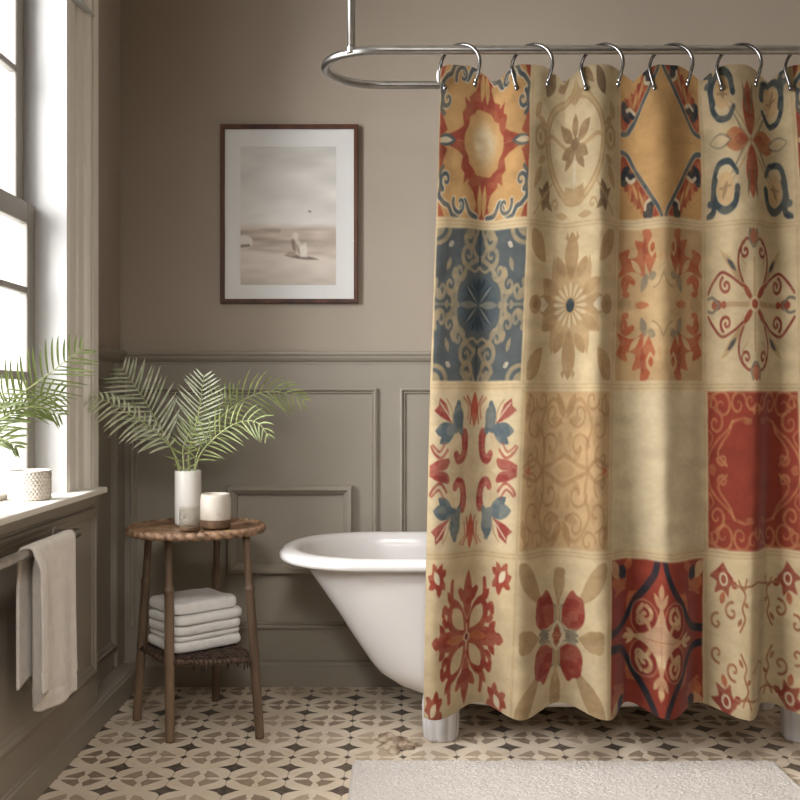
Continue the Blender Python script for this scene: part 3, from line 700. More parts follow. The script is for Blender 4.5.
cur = grid_mesh('shower_curtain', np.stack([Xw, Yw, Z + 0 * Xw], -1), M['curtain'], colr, loc=(1.0, DC, .16))
tag(cur, 'cream patchwork tile shower curtain hanging in front of the bathtub', 'shower curtain')
hs = np.stack([Xw, Yw - .0016, Z + 0 * Xw], -1)[NY - 13:]
grid_mesh('hem', hs, M['curtain'], colr[NY - 13:] * .985, loc=(1.0, DC, .16), parent=cur)
MB().ellipsoid(P(438.5, 76, DC + .002), (.006, .008, .019)).build('edge_tab', M['jamb_paint'], cur, True)

# rail
ZR = 2.051; YFR, YBR = 2.74, 3.045; YM = (YFR + YBR) / 2; RR = (YBR - YFR) / 2
rl = thing('shower_rail', 'oval brushed steel shower rail hanging from the ceiling over the bathtub', 'shower rail', (.66, YM, ZR))
loop = []
for i in range(25): t = PI / 2 + PI * i / 24; loop.append((-.055 + RR * 1.12 * math.cos(t), YM + RR * math.sin(t) , ZR))
for i in range(25): t = -PI / 2 + PI * i / 24; loop.append((1.45 + RR * math.cos(t), YM + RR * math.sin(t), ZR))
MB().tube(loop, .0125, 16, closed=True).build('rail_loop', M['steel'], rl, True)
for (x, y) in ((-.14, YM - .1355), (1.52, YM - .1355)):
    sr_ = MB().tube([(x, y, ZR), (x, y, ZC)], .0115, 14).build('support_rod', M['steel'], rl, True)
    MB().lathe((x, y, ZR), [(.011, -.006), (.0138, -.004), (.0138, .012), (.0115, .014)], 20).build('collar', M['steel'], sr_, True, angle=40)
    MB().lathe((x, y, ZC), [(.012, -.012), (.03, -.008), (.034, 0)], 24).build('ceiling_flange', M['steel'], sr_, True, angle=40)

ring_lab = ['steel curtain ring at the left end of the curtain, above the ochre and red tile',
            'steel curtain ring, second from the left end of the rail, beside the tan scroll tile',
            'steel curtain ring, third from the left end of the rail, above the tan scroll tile',
            'steel curtain ring above the large ochre diamond tile',
            'steel curtain ring above the tile with four navy curls',
            'steel curtain ring cut off by the right edge of the photo']
for i, cx in enumerate(RINGS[:6]):
    x = (cx - 400) * YFR / F; zc = 2.0065; r = .06; yaw = math.radians(24)
    pts = []
    for (lx, lz) in [(-.046, -.058), (-.049, -.045), (-.055, -.025)] + [(r * math.cos(t), r * math.sin(t)) for t in np.linspace(PI * 1.04, -PI * .04, 27)] + [(.055, -.025), (.049, -.045), (.046, -.058)]:
        pts.append((x + lx * math.cos(yaw), YFR - lx * math.sin(yaw), zc + lz))
    ro = thing('curtain_ring', ring_lab[i], 'curtain ring', (x, YFR, zc), 'steel rings holding the curtain')
    MB().tube(pts, .0050, 10).build('wire_arch', M['ring_steel'], ro, True)
    for e in (pts[0], pts[-1]): MB().ellipsoid(e, (.0068, .0068, .0095), 12, 8).build('end_bead', M['ring_steel'], ro, True)

# ------------------------------------------------------------------ bathtub
tub = thing('bathtub', 'white roll-top bathtub on fluted feet behind the curtain', 'bathtub', (.53, 3.14, 0))
lev = [(.099, .22, .12), (.101, .16, .16), (.107, .11, .185), (.122, .048, .205), (.150, -.022, .222), (.183, -.072, .233), (.218, -.10, .242), (.30, -.155, .253), (.365, -.196, .262), (.44, -.247, .274), (.505, -.292, .283), (.535, -.312, .286), (.543, -.325, .293),
       (.5455, -.360, .312), (.547, -.380, .3235), (.551, -.388, .3275), (.560, -.3905, .329), (.570, -.387, .327), (.577, -.374, .318), (.581, -.352, .299), (.579, -.334, .284), (.568, -.322, .272), (.53, -.305, .262), (.35, -.18, .24), (.2, -.08, .2), (.14, .03, .15), (.13, .2, .08)]
tb = MB(); NS = 96; vs = []; fs = []
for (z, xl_, hw) in lev:
    cx = .53; hl = cx - xl_; endl = min(.30, hl)
    for q in range(NS):
        t = 2 * PI * q / NS; c, s_ = math.cos(t), math.sin(t); e = 2 / 2.25
        ex = math.copysign(abs(c) ** e, c); ey = math.copysign(abs(s_) ** e, s_)
        X_ = math.copysign(max(0, hl - endl), ex) * min(1, abs(ex) * 6) + ex * endl
        vs.append((cx + X_, 3.14 + ey * hw, z))
for i in range(len(lev) - 1):
    for q in range(NS): fs.append((i * NS + q, i * NS + (q + 1) % NS, (i + 1) * NS + (q + 1) % NS, (i + 1) * NS + q))
fs.append(tuple(range(NS - 1, -1, -1))); fs.append(tuple((len(lev) - 1) * NS + q for q in range(NS)))
tb.add(vs, fs).build('tub_shell', M['enamel'], tub, True)
def foot(x, y):
    prof = [(.050, 0), (.054, .004), (.056, .012), (.0575, .03), (.0585, .07), (.0585, .11), (.055, .135), (.04, .15)]
    MB().lathe((x, y, 0), prof, 72, lambda a_, z: 1 - .07 * abs(math.sin(4.5 * a_ + .6)) ** 5 + .01 * math.sin(11 * a_ + z * 30)).build('foot', M['foot_glaze'], tub, True)
foot(.127, 2.995); foot(1.245, 2.985); foot(.14, 3.30); foot(1.23, 3.30)

# ------------------------------------------------------------------ framed picture
FX0, FX1 = (220 - 400) * 3.527 / F, (358 - 400) * 3.527 / F
FZ1, FZ0 = H - (124 - 400) * 3.527 / F, H - (303 - 400) * 3.527 / F
pic = thing('framed_picture', 'framed pale beach print in a slim brown wooden frame on the wall', 'picture', ((FX0 + FX1) / 2, YB, FZ0))
mp = lambda u_, v_, h_: (u_, YB - h_, v_)
MB().frame(mp, FX0, FX1, FZ0, FZ1, [(.0, .001), (0, .022), (.002, .024), (.006, .024), (.008, .0215), (.013, .0215), (.0155, .019), (.0155, .006), (.0155, .001), (0, .001)]).build('frame', M['frame_wood'], pic)
i_ = .0152
MB().box(FX0 + i_, FX1 - i_, YB - .010, YB - .004, FZ0 + i_, FZ1 - i_).build('mat_board', M['mat_board'], pic)
PXa, PXb = (240.5 - 400) * 3.54 / F, (336 - 400) * 3.54 / F; PZa, PZb = H - (285 - 400) * 3.54 / F, H - (146.5 - 400) * 3.54 / F
pw_, ph_ = 150, 216
X_, Y_ = np.meshgrid(np.linspace(0, 1, pw_), np.linspace(0, 1, ph_))                # Y_: 0 top
p = Paint(X_, Y_, (205, 202, 196)); p.aa = .012
cl = smooth_noise(ph_, pw_, 9, 3, 21); cl2 = smooth_noise(ph_, pw_, 30, 6, 22)
sky = np.array((198, 195, 189), np.float32) + (cl[..., None] * 22 + cl2[..., None] * 8) + np.clip(Y_ - .1, 0, .5)[..., None] * 42
beach = np.array((206, 192, 178), np.float32) + (cl2[..., None] - .5) * 26 + (smooth_noise(ph_, pw_, 60, 4, 23)[..., None] - .5) * 22
hz = np.clip((Y_ - .55) / .05, 0, 1)[..., None]; p.c = (sky * (1 - hz) + beach * hz).astype(np.float32)
p.c -= (np.exp(-((Y_ - .615) / .018) ** 2) * (X_ < .42) * 24)[..., None] + (np.exp(-((Y_ - .68) / .02) ** 2) * 22)[..., None]
sand = np.clip((Y_ - (.73 + .06 * X_)) / .03, 0, 1)[..., None]
p.c = p.c * (1 - sand) + (np.array((226, 215, 203), np.float32) + (cl2[..., None] - .5) * 16 - np.clip(Y_ - .86, 0, 1)[..., None] * 150) * sand
p.ell(.04, .69, .09, .05, (226, 220, 210), sym='n'); p.line([(0, .72), (.09, .715)], .01, (150, 134, 120), sym='n')
p.leaf(.46, .785, .82, .815, .014, (140, 124, 112), sym='n'); p.poly([(.545, .70), (.56, .66), (.60, .67), (.64, .70), (.69, .69), (.71, .74), (.70, .80), (.63, .80), (.58, .77)], (214, 202, 190), sym='n')
p.poly([(.53, .69), (.55, .66), (.575, .69), (.58, .76), (.55, .75)], (150, 132, 118), sym='n'); p.ell(.575, .645, .034, .026, (226, 214, 202), sym='n')
p.poly([(.62, .72), (.68, .71), (.70, .75), (.69, .795), (.63, .79)], (236, 228, 216), sym='n'); p.ell(.53, .775, .05, .018, (178, 160, 146), sym='n'); p.leaf(.58, .70, .62, .78, .014, (176, 160, 146), sym='n')
p.ell(.725, .47, .012, .006, (120, 112, 106), sym='n')
M['print'] = attr_mat('faded_beach_print', .7)
co = np.stack([PXa + X_ * (PXb - PXa), np.full_like(X_, YB - .0106), PZb + Y_ * (PZa - PZb)], -1)
g_ = grid_mesh('print', co, M['print'], p.c, loc=world_loc(pic), parent=pic)
MB().box(FX0 + i_, FX1 - i_, YB - .015, YB - .0135, FZ0 + i_, FZ1 - i_).build('glazing', M['pane'], pic)

# ------------------------------------------------------------------ side table
TB = thing('side_table', 'round rattan side table with splayed dark legs and a woven lower shelf', 'table', (-.66, 3.09, 0))
CT = (-.655, 3.09); TZ = .651; TR = .222
m = MB(); nr = 120; vs = []; fs = []
radii = [0, .03, .07, .11, .15, .185, .212]
for r in radii[1:]:
    for q in range(nr * 2):
        t = PI * q / nr
        rid = (.0042 * abs(math.sin(t * 21)) - .003) * min(1, r / .12)
        vs.append((CT[0] + r * math.cos(t), CT[1] + r * math.sin(t), TZ - .006 + rid + .001 * math.sin(r * 160)))
vs2 = [(v_[0], v_[1], TZ - .022) for v_ in vs[-nr * 2:]]; base = len(vs); vs += vs2; N2 = nr * 2
c0 = len(vs); vs += [(CT[0], CT[1], TZ - .006), (CT[0], CT[1], TZ - .022)]
for i in range(len(radii) - 2):
    for q in range(N2): fs.append((i * N2 + q, i * N2 + (q + 1) % N2, (i + 1) * N2 + (q + 1) % N2, (i + 1) * N2 + q))
lr_ = (len(radii) - 2) * N2
for q in range(N2):
    fs.append((c0, (q + 1) % N2, q)); fs.append((lr_ + q, lr_ + (q + 1) % N2, base + (q + 1) % N2, base + q)); fs.append((c0 + 1, base + q, base + (q + 1) % N2))
m.add(vs, fs).build('tabletop', M['rattan'], TB, True, angle=50)
m = MB(); ring_pts = []
NL = 38                                                # twisted rope round the rim: one closed rope with oblique strands
nu, nv = NL * 12, 14; vs = []; fs = []
for q in range(nu):
    t = 2 * PI * q / nu
    for k_ in range(nv):
        a_ = 2 * PI * k_ / nv
        ph = t * NL + a_ * 1.0
        rr = .0125 * (.52 + .55 * abs(math.sin(ph / 2)) ** .8)
        R_ = TR - .012 + rr * math.cos(a_)
        vs.append((CT[0] + R_ * math.cos(t), CT[1] + R_ * math.sin(t), TZ - .012 + rr * math.sin(a_)))
for q in range(nu):
    for k_ in range(nv): fs.append((q * nv + k_, q * nv + (k_ + 1) % nv, ((q + 1) % nu) * nv + (k_ + 1) % nv, ((q + 1) % nu) * nv + k_))
m.add(vs, fs).build('rope_rim', M['rattan_rope'], TB, True)
LEG = {'FL': ((-.7075, 2.953), (-.7195, 2.985)), 'FR': ((-.436, 2.988), (-.484, 3.012)), 'BL': ((-.865, 3.156), (-.818, 3.13)), 'BR': ((-.645, 3.36), (-.622, 3.265))}
def legpt(k_, z):
    (bx_, by_), (tx_, ty_) = LEG[k_]; t = z / (TZ - .02); return Vector((bx_ + (tx_ - bx_) * t, by_ + (ty_ - by_) * t, z))
for k_ in LEG:
    zs = [0, .01, .1, .2, .245, .252, .26, .30, .42, .452, .458, .464, .472, .48, .55, .60, TZ - .02]
    rs = [.0138, .0142, .0148, .0150, .0152, .0168, .0152, .0150, .0146, .0142, .0152, .0155, .0128, .0120, .0116, .0118, .0125]
    lg_ = MB().tube([legpt(k_, z) for z in zs], rs, 16).build('leg', M['bamboo'], TB, True)
    MB().tube([legpt(k_, z) for z in (.449, .452, .459, .466, .470)], [.0130, .0152, .0162, .0156, .0125], 16).build('node_ring', M['bamboo'], lg_, True)
SZ = .241
sp_ = {k_: legpt(k_, SZ) for k_ in LEG}
order = ['FL', 'FR', 'BR', 'BL']
for i in range(4):
    A, B = sp_[order[i]], sp_[order[(i + 1) % 4]]
    MB().tube([A, A.lerp(B, .5) + Vector((0, 0, -.003)), B], [.0095, .0090, .0095], 12).build('shelf_rail', M['bamboo'], TB, True)
m = MB()
def quad(s_, t_, dz=0):
    return sp_['FL'].lerp(sp_['FR'], s_).lerp(sp_['BL'].lerp(sp_['BR'], s_), t_) + Vector((0, 0, dz))
for i in range(17):
    s_ = .07 + .86 * i / 16
    m.tube([quad(s_, -.04, -.004)] + [quad(s_, t_, .0085 + .003 * math.cos(PI * (j_ + i))) for j_, t_ in enumerate(np.linspace(0.0, 1, 12))] + [quad(s_, 1.04, -.004)], .0048, 6)
for i in range(13):
    t_ = .06 + .88 * i / 12
    m.tube([quad(-.04, t_, -.004)] + [quad(s_, t_, .0085 - .003 * math.cos(PI * (j_ + i))) for j_, s_ in enumerate(np.linspace(0, 1, 14))] + [quad(1.04, t_, -.004)], .0048, 6)
for i in range(15):                                    # cord ends hanging under the rails
    s_ = random.uniform(.08, .95); q0 = quad(s_, random.choice((-.02, 0.0)), -.006); q1 = q0 + Vector((random.uniform(-.004, .004), 0, -random.uniform(.012, .03)))
    m.tube([q0, q0.lerp(q1, .5), q1], [.003, .0026, .0014], 5)
wv_ = m.build('woven_shelf', M['cord'], TB, True)

# folded towels on the shelf
def slab(cx, cy, z0, hx, hy, th, rot, seed, name, parent=None):
    nx, ny, nz = 34, 30, 12; R = Matrix.Rotation(rot, 3, 'Z')
    m = MB(); rings = []; vs = []; fs = []; nP = 96
    prof = [(.0, -.5), (.6, -.5), (.86, -.5), (.95, -.46), (.985, -.34), (1.0, -.15), (1.0, .12), (.985, .3), (.95, .42), (.86, .47), (.6, .5), (.3, .505), (0.02, .5)]
    for (f_, zz) in prof:
        for q in range(nP):
            t = 2 * PI * q / nP; c, s_ = math.cos(t), math.sin(t); e = 2 / 7.0
            ex = math.copysign(abs(c) ** e, c); ey = math.copysign(abs(s_) ** e, s_)
            fold_edge = 1.0
            x_ = ex * hx * f_; y_ = ey * hy * f_
            nn = mn.noise(Vector((x_ * 22 + seed * 7, y_ * 22, zz * 2)))
            n2_ = mn.noise(Vector((x_ * 60, y_ * 60 + seed, zz * 3)))
            side = f_ > .9
            x_ *= 1 + (.022 * nn if side else 0); y_ *= 1 + (.022 * nn if side else 0)
            gro = 0
            z_ = zz * th + (.0045 * nn + .0012 * n2_) * (1 if zz > .3 else .25)
            if seed == 4 and zz > 0: z_ += .004 * (1 - (x_ / hx) ** 2)
            v_ = R @ Vector((x_, y_, 0)); vs.append((cx + v_.x, cy + v_.y, z0 + th / 2 + z_))
    for i in range(len(prof) - 1):
        for q in range(nP): fs.append((i * nP + q, i * nP + (q + 1) % nP, (i + 1) * nP + (q + 1) % nP, (i + 1) * nP + q))
    fs.append(tuple(range(nP - 1, -1, -1))); fs.append(tuple((len(prof) - 1) * nP + q for q in range(nP)))
    m.add(vs, fs)
    o = m.build(name, M['towel_white'], None, True, origin=(cx, cy, z0))
    return o
tl = ['white folded towel at the bottom of the stack, resting on the woven shelf', 'thin white folded towel, second from the bottom of the stack on the shelf', 'white folded towel in the middle of the stack on the shelf', 'white folded towel directly under the topmost one of the stack', 'thick white folded towel lying on top of the stack on the shelf']
z = SZ + .0165
for i, (th, dx, dy, g_) in enumerate(((.034, 0, 0, .002), (.018, .001, .002, -.003), (.031, .001, 0, .001), (.031, .003, .001, .003), (.036, -.005, .003, -.005))):
    o = slab(-.673 + dx, 3.143 + dy, z, .123 + g_, .1065 + g_, th, math.radians(40 + (i % 2) * 1.5), i, 'folded_towel')
    tag(o, tl[i], 'towel', 'folded towels on the shelf'); z += th + .0008

# objects on the table
vz = TZ + .0005
vb = Vector((-.690, 3.125, TZ - .004))
va = thing('vase', 'tall white ceramic cylinder vase holding palm fronds on the side table', 'vase', vb)
VH = .176
MB().lathe(vb, [(.0, 0), (.038, 0), (.0415, .003), (.0428, .012), (.043, .09), (.0424, VH - .004), (.0415, VH), (.0390, VH - .001), (.0385, VH - .02), (.0375, .02), (.0, .015)], 56).build('body', M['vase'], va, True, angle=60)
MB().lathe(vb, [(.0, VH - .03), (.038, VH - .03), (.038, VH - .027), (0, VH - .026)], 40).build('moss_fill', simple('dark_moss', (70, 74, 44), (48, 52, 32), .9, 60, bscale=120, bstr=.6), va, True)

jb = Vector((-.583, 3.035, TZ - .003))
ju = thing('candle_cup', 'squat white speckled cup with a bare brown clay base beside the vase', 'cup', jb)
JH = .109
MB().lathe(jb, [(0, 0), (.040, 0), (.0455, .003), (.047, .010), (.0472, .028)], 48).build('clay_base', M['clay'], ju, True, angle=60)
MB().lathe(jb, [(.0472, .0275), (.0476, .029), (.0478, .05), (.0472, JH - .018), (.0455, JH - .006), (.043, JH), (.0405, JH - .002), (.039, JH - .012), (.038, .06), (0, .055)], 48).build('glazed_body', M['cup_glaze'], ju, True)
gb = Vector((-.652, 2.978, TZ - .003))
gl = thing('glass_tumbler', 'small clear tumbler with a raised flower motif in front of the white vase', 'glass', gb)
GH = .071
MB().lathe(gb, [(0, .012), (.0318, .012), (.0325, .02), (.0325, GH), (.0312, GH), (.0305, .02), (0, .016)], 48).build('glass_wall', M['tumbler_glass'], gl, True, angle=60)
MB().lathe(gb, [(0, 0), (.029, 0), (.0322, .002), (.0325, .0118), (0, .0122)], 48).build('brown_base', M['clay'], gl, True, angle=60)
m = MB()
def on_glass(th, zz): return Vector((gb.x + .0329 * math.sin(th), gb.y - .0329 * math.cos(th), gb.z + zz))
for i in range(7):
    a_ = 2 * PI * i / 7 + .2; c_th, c_z = -.25, .040
    for sg in (-1, 1):
        pts = [on_glass(c_th + (math.cos(a_) * r_ - sg * math.sin(a_) * w_) / .033, c_z + math.sin(a_) * r_ + sg * math.cos(a_) * w_) for r_, w_ in ((.004, 0), (.009, .0032), (.014, .0034), (.019, 0))]
        m.tube(pts, .0010, 5)
for i in range(3):
    th = .50 + i * .16; m.tube([on_glass(th, .028), on_glass(th, .054)], .0010, 5)
m.build('flower_relief', M['relief'], gl, True)

# ------------------------------------------------------------------ palm fronds
def frond(ctrl, n_pairs, lmax, wid, label, group, leafmat, seed, nrm=Vector((0, -1, .15)), start=.12, droop=.35, fwd=.5, upfac=1.0, dnfac=1.0, wmul=1.0):
    rnd = random.Random(seed); lmax *= 1.2; wid *= .8 * wmul
    pts3 = [P(*c) if not isinstance(c, Vector) else c for c in ctrl]
    path = [Vector(q) for q in curve([tuple(v_) for v_ in pts3], 10)]
    L = [0]
    for i in range(1, len(path)): L.append(L[-1] + (path[i] - path[i - 1]).length)
    def at(s_):
        d = s_ * L[-1]
        for i in range(1, len(path)):
            if L[i] >= d or i == len(path) - 1:
                t = (d - L[i - 1]) / max(1e-6, L[i] - L[i - 1]); return path[i - 1].lerp(path[i], t), (path[i] - path[i - 1]).normalized()
    root = thing('palm_frond', label, 'palm frond', path[0], group)
    MB().tube(path, [.0032 - .0024 * L[i] / L[-1] for i in range(len(path))], 7).build('stem', M['stem'], root, True)
    m = MB()
    for i in range(n_pairs):
        s_ = start + (1 - start) * (i + .3) / n_pairs
        p0, T = at(min(s_, .995))
        sv = T.cross(nrm).normalized(); nv_ = sv.cross(T).normalized()
        u_ = (s_ - start) / (1 - start)
        ln = lmax * (.35 + .65 * math.sin(PI * min(1, .18 + .80 * u_)) ** .8) * (1 if u_ < .8 else 1 - .35 * (u_ - .8) / .2)
        for sd in (-1, 1):
            l_ = ln * rnd.uniform(.88, 1.08) * (upfac if sd < 0 else dnfac)
            ff = fwd + .35 * u_ ** 2 + rnd.uniform(-.08, .08)
            d0 = (sv * sd + T * ff + nv_ * rnd.uniform(-.15, .35)).normalized()
            K = 6; prev = None; pos = p0.copy(); d = d0.copy(); vs = []
            for k_ in range(K + 1):
                t = k_ / K
                w2 = wid * (math.sin(PI * (.12 + .88 * t)) ** .75 if t < 1 else 0) * .5
                side = d.cross(nv_).normalized()
                vs += [pos - side * w2 + nv_ * w2 * .35, pos, pos + side * w2 + nv_ * w2 * .35]
                pos = pos + d * (l_ / K)
                d = (d + Vector((0, 0, -1)) * droop * .22 + T * .06).normalized()
            fs = []
            for k_ in range(K):
                a_ = k_ * 3; fs += [(a_, a_ + 1, a_ + 4, a_ + 3), (a_ + 1, a_ + 2, a_ + 5, a_ + 4)]
            m.add(vs, fs)
    lf = m.build('leaflets', leafmat, root, True)
    return root
V0 = lambda dx, dy: Vector((vb.x + dx, vb.y + dy, vb.z + VH - .028))
G1 = 'palm fronds in the white vase'
frond([V0(-.02, -.01), (172, 450, 3.10), (153, 430, 3.06), (127, 413, 3.00), (104, 400, 2.95), (86, 397, 2.92)], 17, .085, .0075, 'silvery palm frond in the vase arching far left, towards the window', G1, M['leaf_l'], 1, droop=.7, dnfac=.5, wmul=1.35, start=.25)
frond([V0(-.015, .005), (175, 455, 3.13), (160, 427, 3.14), (143, 398, 3.16), (121, 367, 3.18)], 17, .105, .0075, 'silvery palm frond in the vase leaning up to the left', G1, M['leaf_l'], 2, droop=.3, wmul=1.35, start=.32)
frond([V0(.0, .01), (189, 450, 3.13), (196, 425, 3.12), (201, 400, 3.11), (204, 374, 3.10)], 17, .085, .0065, 'upright palm frond in the middle of the white vase', G1, M['leaf_l'], 3, droop=.25, fwd=.6, start=.28)
frond([V0(.015, .01), (198, 452, 3.14), (214, 425, 3.17), (240, 402, 3.22), (272, 391, 3.27), (306, 402, 3.32)], 20, .10, .0075, 'green palm frond in the vase reaching furthest right', G1, M['leaf_g'], 4, droop=.7, start=.2, fwd=.7)
frond([V0(.02, -.01), (200, 455, 3.10), (219, 434, 3.07), (240, 422, 3.05), (258, 423, 3.03), (269, 438, 3.02)], 16, .075, .0065, 'short palm frond in the vase curling low to the right', G1, M['leaf_g'], 5, droop=.55, start=.15, fwd=.6)
frond([V0(.005, .02), (190, 450, 3.17), (204, 425, 3.20), (222, 404, 3.24), (236, 390, 3.27)], 14, .075, .0065, 'green palm frond in the vase behind the upright one', G1, M['leaf_g'], 6, droop=.4, start=.35)
frond([V0(-.005, -.02), (183, 452, 3.08), (186, 440, 3.06), (192, 428, 3.05), (200, 418, 3.04)], 8, .05, .0060, 'short tuft of palm leaf at the mouth of the vase', G1, M['leaf_g'], 8, droop=.3)

# plant on the sill, mostly outside the view
sb = Vector((-.985, 2.225, .782))
sv_ = thing('vase', 'white vase on the window sill, barely inside the left edge of the photo', 'vase', sb)
MB().lathe(sb, [(0, 0), (.034, 0), (.040, .004), (.042, .05), (.038, .13), (.034, .15), (.031, .15), (.034, .13), (.037, .05), (0, .02)], 40).build('body', M['vase'], sv_, True)
S0 = lambda dx, dy: Vector((sb.x + dx, sb.y + dy, sb.z + .14))
G2 = 'palm fronds on the window sill'
frond([S0(.01, .0), (-14, 425, 2.26), (4, 405, 2.32), (28, 389, 2.38), (54, 370, 2.44), (84, 347, 2.50)], 20, .105, .0075, 'palm frond at the window rising right, against the white jamb', G2, M['leaf_w'], 11, droop=.18, fwd=.6, start=.15)
frond([S0(.015, -.01), (-12, 430, 2.22), (5, 416, 2.24), (24, 408, 2.28), (44, 408, 2.32), (62, 416, 2.36)], 13, .07, .0065, 'palm frond at the window drooping low above the textured pot', G2, M['leaf_w'], 12, droop=.3, fwd=1.1, start=.2)
frond([S0(.0, -.01), (-20, 425, 2.2), (-14, 412, 2.22), (-2, 398, 2.24), (12, 386, 2.26)], 11, .085, .0065, 'palm frond standing upright at the left edge of the photo', G2, M['leaf_w'], 13, droop=.15)
frond([S0(.01, -.015), (-16, 446, 2.18), (-6, 440, 2.17), (6, 440, 2.17), (18, 448, 2.17)], 8, .05, .0085, 'lowest palm frond at the left edge, hanging beside the textured pot', G2, M['leaf_w'], 14, droop=.2, start=.3, fwd=1.2)

frond([S0(.012, .01), (-12, 440, 2.28), (-2, 424, 2.30), (16, 408, 2.34), (40, 398, 2.40), (64, 394, 2.45)], 15, .085, .0070, 'palm frond at the window spreading flat, just under the rising one', G2, M['leaf_w'], 15, droop=.4, fwd=.5)

# textured pot
pb = Vector((-1.003, 2.60, .782))
prof = [(.0, 0), (.050, 0), (.0545, .004), (.0562, .012), (.0562, .070), (.0555, .078), (.053, .081), (.0505, .078), (.0495, .02), (0, .015)]
m = MB()
pp = [(0, 0), (.050, 0), (.0545, .003)] + [(.0552 + .0006 * math.sin(i), .004 + .073 * i / 44) for i in range(45)] + [(.0545, .080), (.0525, .0805), (.0505, .078), (.0495, .02), (0, .015)]
def knit(a_, z):
    if z < .004 or z > .0775: return 1
    row = int(z / .0076); ph = a_ * 34 + (row % 2) * PI
    return 1 + .022 * math.sin(ph + 6 * math.sin(z / .0076 * PI) ** 2 * .25) * abs(math.sin(z / .0076 * PI)) ** .5
m.lathe(pb, pp, 272, knit)
po = m.build('textured_pot', M['knit'], None, True, origin=pb)
tag(po, 'small off-white pot with a knitted texture on the window sill', 'pot')

# ------------------------------------------------------------------ towel rail and hand towel
BX, BZ_ = -.893, .685
tr = thing('towel_rail', 'dark metal towel rail on the panelling below the window', 'towel rail', (-.965, 2.2, BZ_))
MB().tube([(BX, 1.62, BZ_), (BX, 2.655, BZ_), (BX - .006, 2.672, BZ_ - .001), (BX - .02, 2.68, BZ_ - .002)], [.0122, .0122, .0122, .0105], 18).build('bar', M['pewter'], tr, True)
for y in (1.64, 2.66):
    br_ = MB().tube([(BX - .004, y, BZ_), (-.945, y, BZ_ - .002), (-.965, y, BZ_ - .002)], [.010, .010, .011], 16).build('bracket', M['pewter'], tr, True)
    MB().tube([(-.9665, y, BZ_ - .002), (-.958, y, BZ_ - .002), (-.955, y, BZ_ - .002)], [.021, .021, .018], 24).build('wall_rose', M['pewter'], br_, True, angle=40)
# towel
NWt, NSt = 70, 120
yy = np.linspace(0, 1, NWt)[None, :]
ss = np.linspace(0, 1, NSt)[:, None]
crease = .17
y0 = 2.286; y1 = 2.588
co = np.zeros((NSt, NWt, 3))
for i in range(NWt):
    t = i / (NWt - 1); strip = 1 / (1 + math.exp((t - crease) * 70))
    zf = .264 + .026 * (1 - t) + .060 * strip                     # front end
    zb = .36 + .02 * t
    rad = .0150
    path = []
    lf_ = BZ_ - zf; lb = BZ_ - zb; arc = PI * rad; tot = lf_ + lb + arc
    for k_ in range(NSt):
        s_ = tot * k_ / (NSt - 1)
        if s_ < lb: x_, z_ = BX - rad, zb + s_; dn = (lb - s_)
        elif s_ < lb + arc:
            a_ = (s_ - lb) / rad; x_, z_ = BX - rad * math.cos(a_), BZ_ + rad * math.sin(a_); dn = 0
        else: x_, z_ = BX + rad, BZ_ - (s_ - lb - arc); dn = s_ - lb - arc
        front = s_ > lb + arc * .5
        wave = 0
        if front:
            k2 = min(1, dn / .06 + .35)
            wave = .005 * math.sin(t * 11 + 1) * min(1, dn / .2) + .022 * strip * k2 - .020 * math.exp(-((t - crease - .03) / .035) ** 2) * k2
            wave += .004 * t * min(1, dn / .3)
            endd = dn - (lf_ - .048)
            wave -= .0022 * math.exp(-(endd / .004) ** 2)
            wave = max(wave, -.020)
        else: wave = -.006 * (math.sin(t * 9) * .5 + .5) * min(1, dn / .1)
        yv = y0 + (y1 - y0) * t + .012 * (min(1, dn / .35)) * (1 if front else -.3) * (t - .2)
        co[k_, i] = (x_ + wave, yv, z_ + .003 * math.sin(t * 8) * (dn > .3))
ht = grid_mesh('hand_towel', co, M['towel_beige'], loc=(BX, 2.4, BZ_))
sd = ht.modifiers.new('Solidify', 'SOLIDIFY'); sd.thickness = .007; sd.offset = 0
hb = co[NSt - 13:NSt - 8].copy(); hb[..., 0] += .0042
grid_mesh('hem_band', hb, M['towel_beige'], loc=(BX, 2.4, BZ_), parent=ht)
tag(ht, 'beige hand towel folded over the towel rail below the window', 'towel')

# ------------------------------------------------------------------ bath mat
nx_, ny_ = 420, 300
gx = np.linspace(0, 1, nx_)[None, :]; gy = np.linspace(0, 1, ny_)[:, None]
rx_ = smooth_noise(ny_, nx_, 120, 170, 31) ; r2 = np.random.default_rng(5).random((ny_, nx_)); r3 = smooth_noise(ny_, nx_, 12, 16, 33)
Xm = -.137 + gx * 1.217 + .0020 * (r2 - .5); Ym = 2.0 + gy * .765 + .0020 * (r2.T[:ny_, :].mean() - .5) + 0 * gx
Ym = Ym + .004 * (smooth_noise(ny_, nx_, 4, 60, 35) - .5)
ed = np.minimum(np.minimum(gx, 1 - gx) * 1.217, np.minimum(gy, 1 - gy) * .765)
Zm = np.clip(ed / .012, 0, 1) ** .5 * (.013 + .0022 * rx_ + .0028 * r2 + .003 * r3)
bm_ = grid_mesh('bath_mat', np.stack([Xm, Ym, Zm + .0008], -1), M['mat_rug'], loc=(.47, 2.38, 0))
tag(bm_, 'pale cream looped bath mat on the tiled floor in front of the tub', 'bath mat')

